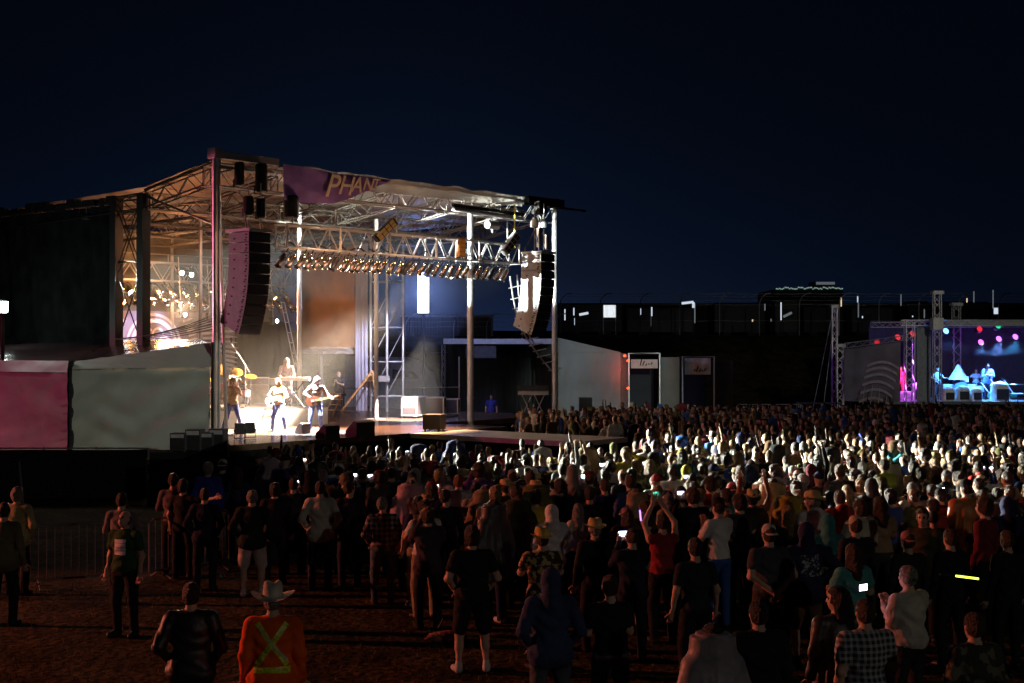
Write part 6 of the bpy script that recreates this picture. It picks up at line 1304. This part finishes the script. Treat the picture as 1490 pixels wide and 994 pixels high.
# ---------------------------------------------------------------- camera, world, lamps
cam = bpy.data.objects.new('camera', bpy.data.cameras.new('camera')); COL.objects.link(cam); scene.camera = cam
cam.location = (0, 0, EYE); cam.rotation_euler = (PI/2, 0, 0)
cam.data.sensor_width = 36; cam.data.lens = 36*F/1490; cam.data.shift_y = 8/1490; cam.data.clip_end = 3000; cam.data.clip_start = .1
w = bpy.data.worlds.new('World'); scene.world = w; w.use_nodes = True
N, L = w.node_tree.nodes, w.node_tree.links; bg = N['Background']
sky = N.new('ShaderNodeTexSky'); sky.sky_type = 'NISHITA'; sky.sun_disc = False
sky.sun_elevation = math.radians(8); sky.sun_rotation = math.radians(-5); sky.air_density = 1.0; sky.dust_density = 0.2; sky.ozone_density = 3
sp_ = N.new('ShaderNodeSeparateColor'); L.new(sky.outputs[0], sp_.inputs[0])          # the sky's own brightness, brought down to night
mu = N.new('ShaderNodeMath'); mu.operation = 'MULTIPLY'; mu.inputs[1].default_value = .05; L.new(sp_.outputs[1], mu.inputs[0])
rp_ = N.new('ShaderNodeValToRGB'); cr = rp_.color_ramp
for pos, c in ((.0, (.0004, .0008, .002)), (.23, (.0009, .0018, .0046)), (.30, (.0012, .0024, .0060)), (.435, (.0018, .0042, .0118)), (.62, (.0045, .0078, .0195)), (.87, (.0075, .0150, .046))):
    e_ = cr.elements.new(pos); e_.color = (*c, 1)
cr.elements.remove(cr.elements[-1]); cr.elements.remove(cr.elements[0])
L.new(mu.outputs[0], rp_.inputs[0]); L.new(rp_.outputs[0], bg.inputs['Color']); bg.inputs['Strength'].default_value = 1
def lamp(kind, name, loc, target=None, energy=100, col=(1, 1, 1), size=.2, angle=60, blend=.4):
    d = bpy.data.lights.new(name, kind); d.energy = energy; d.color = col
    if kind == 'SPOT': d.spot_size = math.radians(angle); d.spot_blend = blend; d.shadow_soft_size = size
    elif kind == 'POINT': d.shadow_soft_size = size
    elif kind == 'AREA': d.size = size
    o = bpy.data.objects.new(name, d); COL.objects.link(o); o.location = loc
    if target is not None:
        o.rotation_euler = (Vector(target)-Vector(loc)).to_track_quat('-Z', 'Y').to_euler()
    return o
scene.view_settings.view_transform = 'Standard'; scene.view_settings.look = 'None'; scene.view_settings.exposure = 0; scene.view_settings.gamma = 1
scene.cycles.use_denoising = True
scene.cycles.max_bounces = 5; scene.cycles.diffuse_bounces = 2; scene.cycles.glossy_bounces = 2; scene.cycles.transmission_bounces = 3
scene.cycles.transparent_max_bounces = 6; scene.cycles.volume_bounces = 0
scene.cycles.sample_clamp_indirect = 4; scene.cycles.caustics_reflective = False; scene.cycles.caustics_refractive = False
# ---------------------------------------------------------------- lamps of the place and added fill lamps
WHT = (.93, 1.0, .93)
lamp('SPOT', 'flood_beam_crowd', fp+R @ Vector((0, 0, -.25)), Vector((15.2, 29.9, 2.3)), 230000, (.96, 1, .88), .10, 20, .3)
lamp('SPOT', 'flood_beam_crowd_far', fp+R @ Vector((0, 0, -.25)), Vector((9.0, 23.0, 1.5)), 170000, (1, 1, .84), .10, 12.5, .5)
lamp('SPOT', 'flood_beam_stage_corner', fp+Vector((0, 0, .6)), S(16, -1, 8.0), 170000, (.9, 1, .95), .15, 14, .15)
lamp('POINT', 'flood_spill', fp+Vector((0, .5, 1.0)), None, 90, (.85, 1, .95), .2)
lamp('SPOT', 'red_flood_field', (-36, 24, 8), (2, 16.5, 0), 26000, (1, .22, .12), .3, 32, .4)
lamp('SPOT', 'red_flood_mast', (-48, 43.2, 8), (-8.5, 42.9, 7.2), 14000, (1, .13, .28), .3, 9.5, .2)
lamp('SPOT', 'red_flood_tents', (-48, 43.2, 8), (-17, 45.4, 1.9), 12500, (1, .065, .22), .3, 14, .3)
lamp('SPOT', 'venue_flood', (30, -25, 16), (-4, 40, 1), 2900, (1, .92, .78), .6, 60, .8)
# band lighting from the front truss and the back truss
for (u, tgt, e_, c, a) in ((3.6, (406, 46.8), 110000, (1, .62, .36), 34), (8.5, (430, 48.5), 240000, (1, .76, .60), 30), (11.1, (345, 48.5), 120000, (1, .72, .52), 28), (5.5, (460, 47.0), 90000, (.85, .75, 1), 32)):
    t = G(*tgt, DZ+.7); lamp('SPOT', 'front_truss_beam', S(u, -.1, 6.6), t, e_, c, .12, a, .6)
lamp('SPOT', 'mast_key', S(.9, -.3, 7.9), G(430, 47.2, DZ+.8), 60000, (1, .86, .84), .12, 30, .5)
lamp('SPOT', 'back_truss_beam', S(8, 12.6, 5.8), G(400, 46.5, DZ+1), 12000, (1, .6, .35), .12, 60, .6)
lamp('SPOT', 'floor_pool_beam', S(10.3, -.9, 6.2), S(11.2, 2.6, DZ), 60000, (1, .85, .8), .1, 24, .15)
lamp('SPOT', 'orange_wall_beam', S(11, 9.5, 6.6), S(15.6, 11.0, 5.4), 230, (1, .62, .40), .15, 48, .9)
lamp('SPOT', 'curtain_beam', S(12.5, 4.0, 6.6), S(15.8, 8.9, 2.8), 4500, (.75, .75, 1), .15, 44, .8)
lamp('SPOT', 'backdrop_beam', S(9, 10.5, 6.4), S(6.6, 14.1, 3.2), 1500, (.86, .80, 1), .2, 76, .8)
lamp('POINT', 'roof_glow_warm', S(2.0, 4, 7.6), None, 210, (1, .34, .12), .3)
lamp('POINT', 'back_lamps_glow', S(6.8, 12.2, 6.3), None, 650, (1, .42, .14), .3)
lamp('SPOT', 'roof_uplight', S(5.0, 3.0, 7.6), S(7.5, 3.4, 9.4), 1400, (.85, 1, .9), .1, 60, .5)
lamp('POINT', 'truss_glow', S(4.5, -1.2, 6.9), None, 120, (1, .5, .25), .2)
lamp('POINT', 'truss_glow', S(8.5, -1.2, 6.9), None, 120, (1, .55, .3), .2)
lamp('POINT', 'panel_spill', P(616, 427, 65.3), None, 650, (.25, .38, 1), .4)
for u_ in (5.5, 9, 12.5): lamp('POINT', 'fascia_fill', S(u_, 1.1, 8.75), None, 85, (1, .88, .74), .1)  # added points inside the roof that brighten the fascia cloth
lamp('SPOT', 'deck_amber', S(8, -.9, 6.3), S(6.5, -1.6, DZ), 14000, (1, .5, .2), .1, 62, .8)
lamp('SPOT', 'added_tent_spot', (24, 24, 11), (-11.3, 44.3, 2.0), 15500, (.96, 1, .86), .15, 7.4, .25)  # added unseen spot that brightens the grey tent wall and its folds
lamp('SPOT', 'added_tent_spot', (12, 5, 13), (5, 68, 2.4), 26000, (.85, 1, .90), .3, 7, .5)  # added unseen spot that brightens the grey tent right of the stage
# second stage
for (px, py, d, c, t, e_, a) in ((1376, 483, 77.9, (.06, .32, 1), (1400, 79.5, 1.4), 5000, 60), (1427, 499, 79.9, (.12, .35, 1), (1425, 78, 1.3), 3000, 70), (1453, 494, 79.9, (.15, .35, 1), (1440, 79, 1.4), 6000, 70), (1477, 491, 79.9, (.08, .4, 1), (1456, 78, 1.3), 4000, 60), (1328, 487, 78.4, (1, .03, .12), (1310, 79.5, 2.0), 4000, 40), (1335, 480, 77.8, (.65, .12, 1), (1310, 78.5, 1.3), 6000, 60)):
    lamp('SPOT', 'second_stage_beam', P(px, py, d)-Vector((0, .3, 0)), G(*t), e_, c, .08, a, .6)
lamp('POINT', 'red_lamp_glow', P(914, 540, 67.8), None, 25, (1, .08, .04), .05)
lamp('SPOT', 'tower_light', (20, 50, 9), P(1350, 520, 76), 3600, (1, .97, .8), .3, 34, .6)

# added haze volumes that imitate lens halos around bright lamps
def halo_mist(name, c, r, dens, label):
    m = bpy.data.materials.new(name); m.use_nodes = True; n_ = m.node_tree.nodes; n_.remove(n_['Principled BSDF']); pv = n_.new('ShaderNodeVolumePrincipled')
    pv.inputs['Color'].default_value = (.85, .88, .9, 1); pv.inputs['Density'].default_value = dens; m.node_tree.links.new(pv.outputs[0], n_['Material Output'].inputs['Volume'])
    mb = MB(); prof = [(0, -1)]+[(math.sin(a), -math.cos(a)) for a in [PI*k/12 for k in range(1, 12)]]+[(0, 1)]; mb.lathe([(max(p, .0001), z) for p, z in prof], 20); mb.v = [(x*r[0], y*r[1], z*r[2]) for x, y, z in mb.v]
    tag(mb.build(name, m, None, True, loc=c), label, 'halo_mist', kind='stuff')
halo_mist('halo_mist', P(616, 427, 65.2), (2.3, 2.0, 2.7), .028, 'added haze volume giving a blue halo around the tall light panel')
lamp('POINT', 'flood_halo_fill', fp+Vector((-1.2, 3.6, -.3)), None, 50, (.85, 1, .95), .1)  # added point lamp behind the flood, imitating its halo on the drape
halo_mist('halo_mist', P(1440, 492, 80)+Vector((0, 0, 0)), (5.5, 2.2, 1.0), .010, 'added haze volume giving a violet halo to the second stage lamps')
for (px, py, c) in ((1376, 482, (.1, .25, 1)), (1427, 498.5, (.8, .08, .9)), (1453, 493.5, (.45, .1, 1)), (1477, 490.5, (.5, .12, 1))): lamp('POINT', 'lens_glow', P(px, py, 77.5 if px < 1400 else 79.4), None, 22, c, .05)
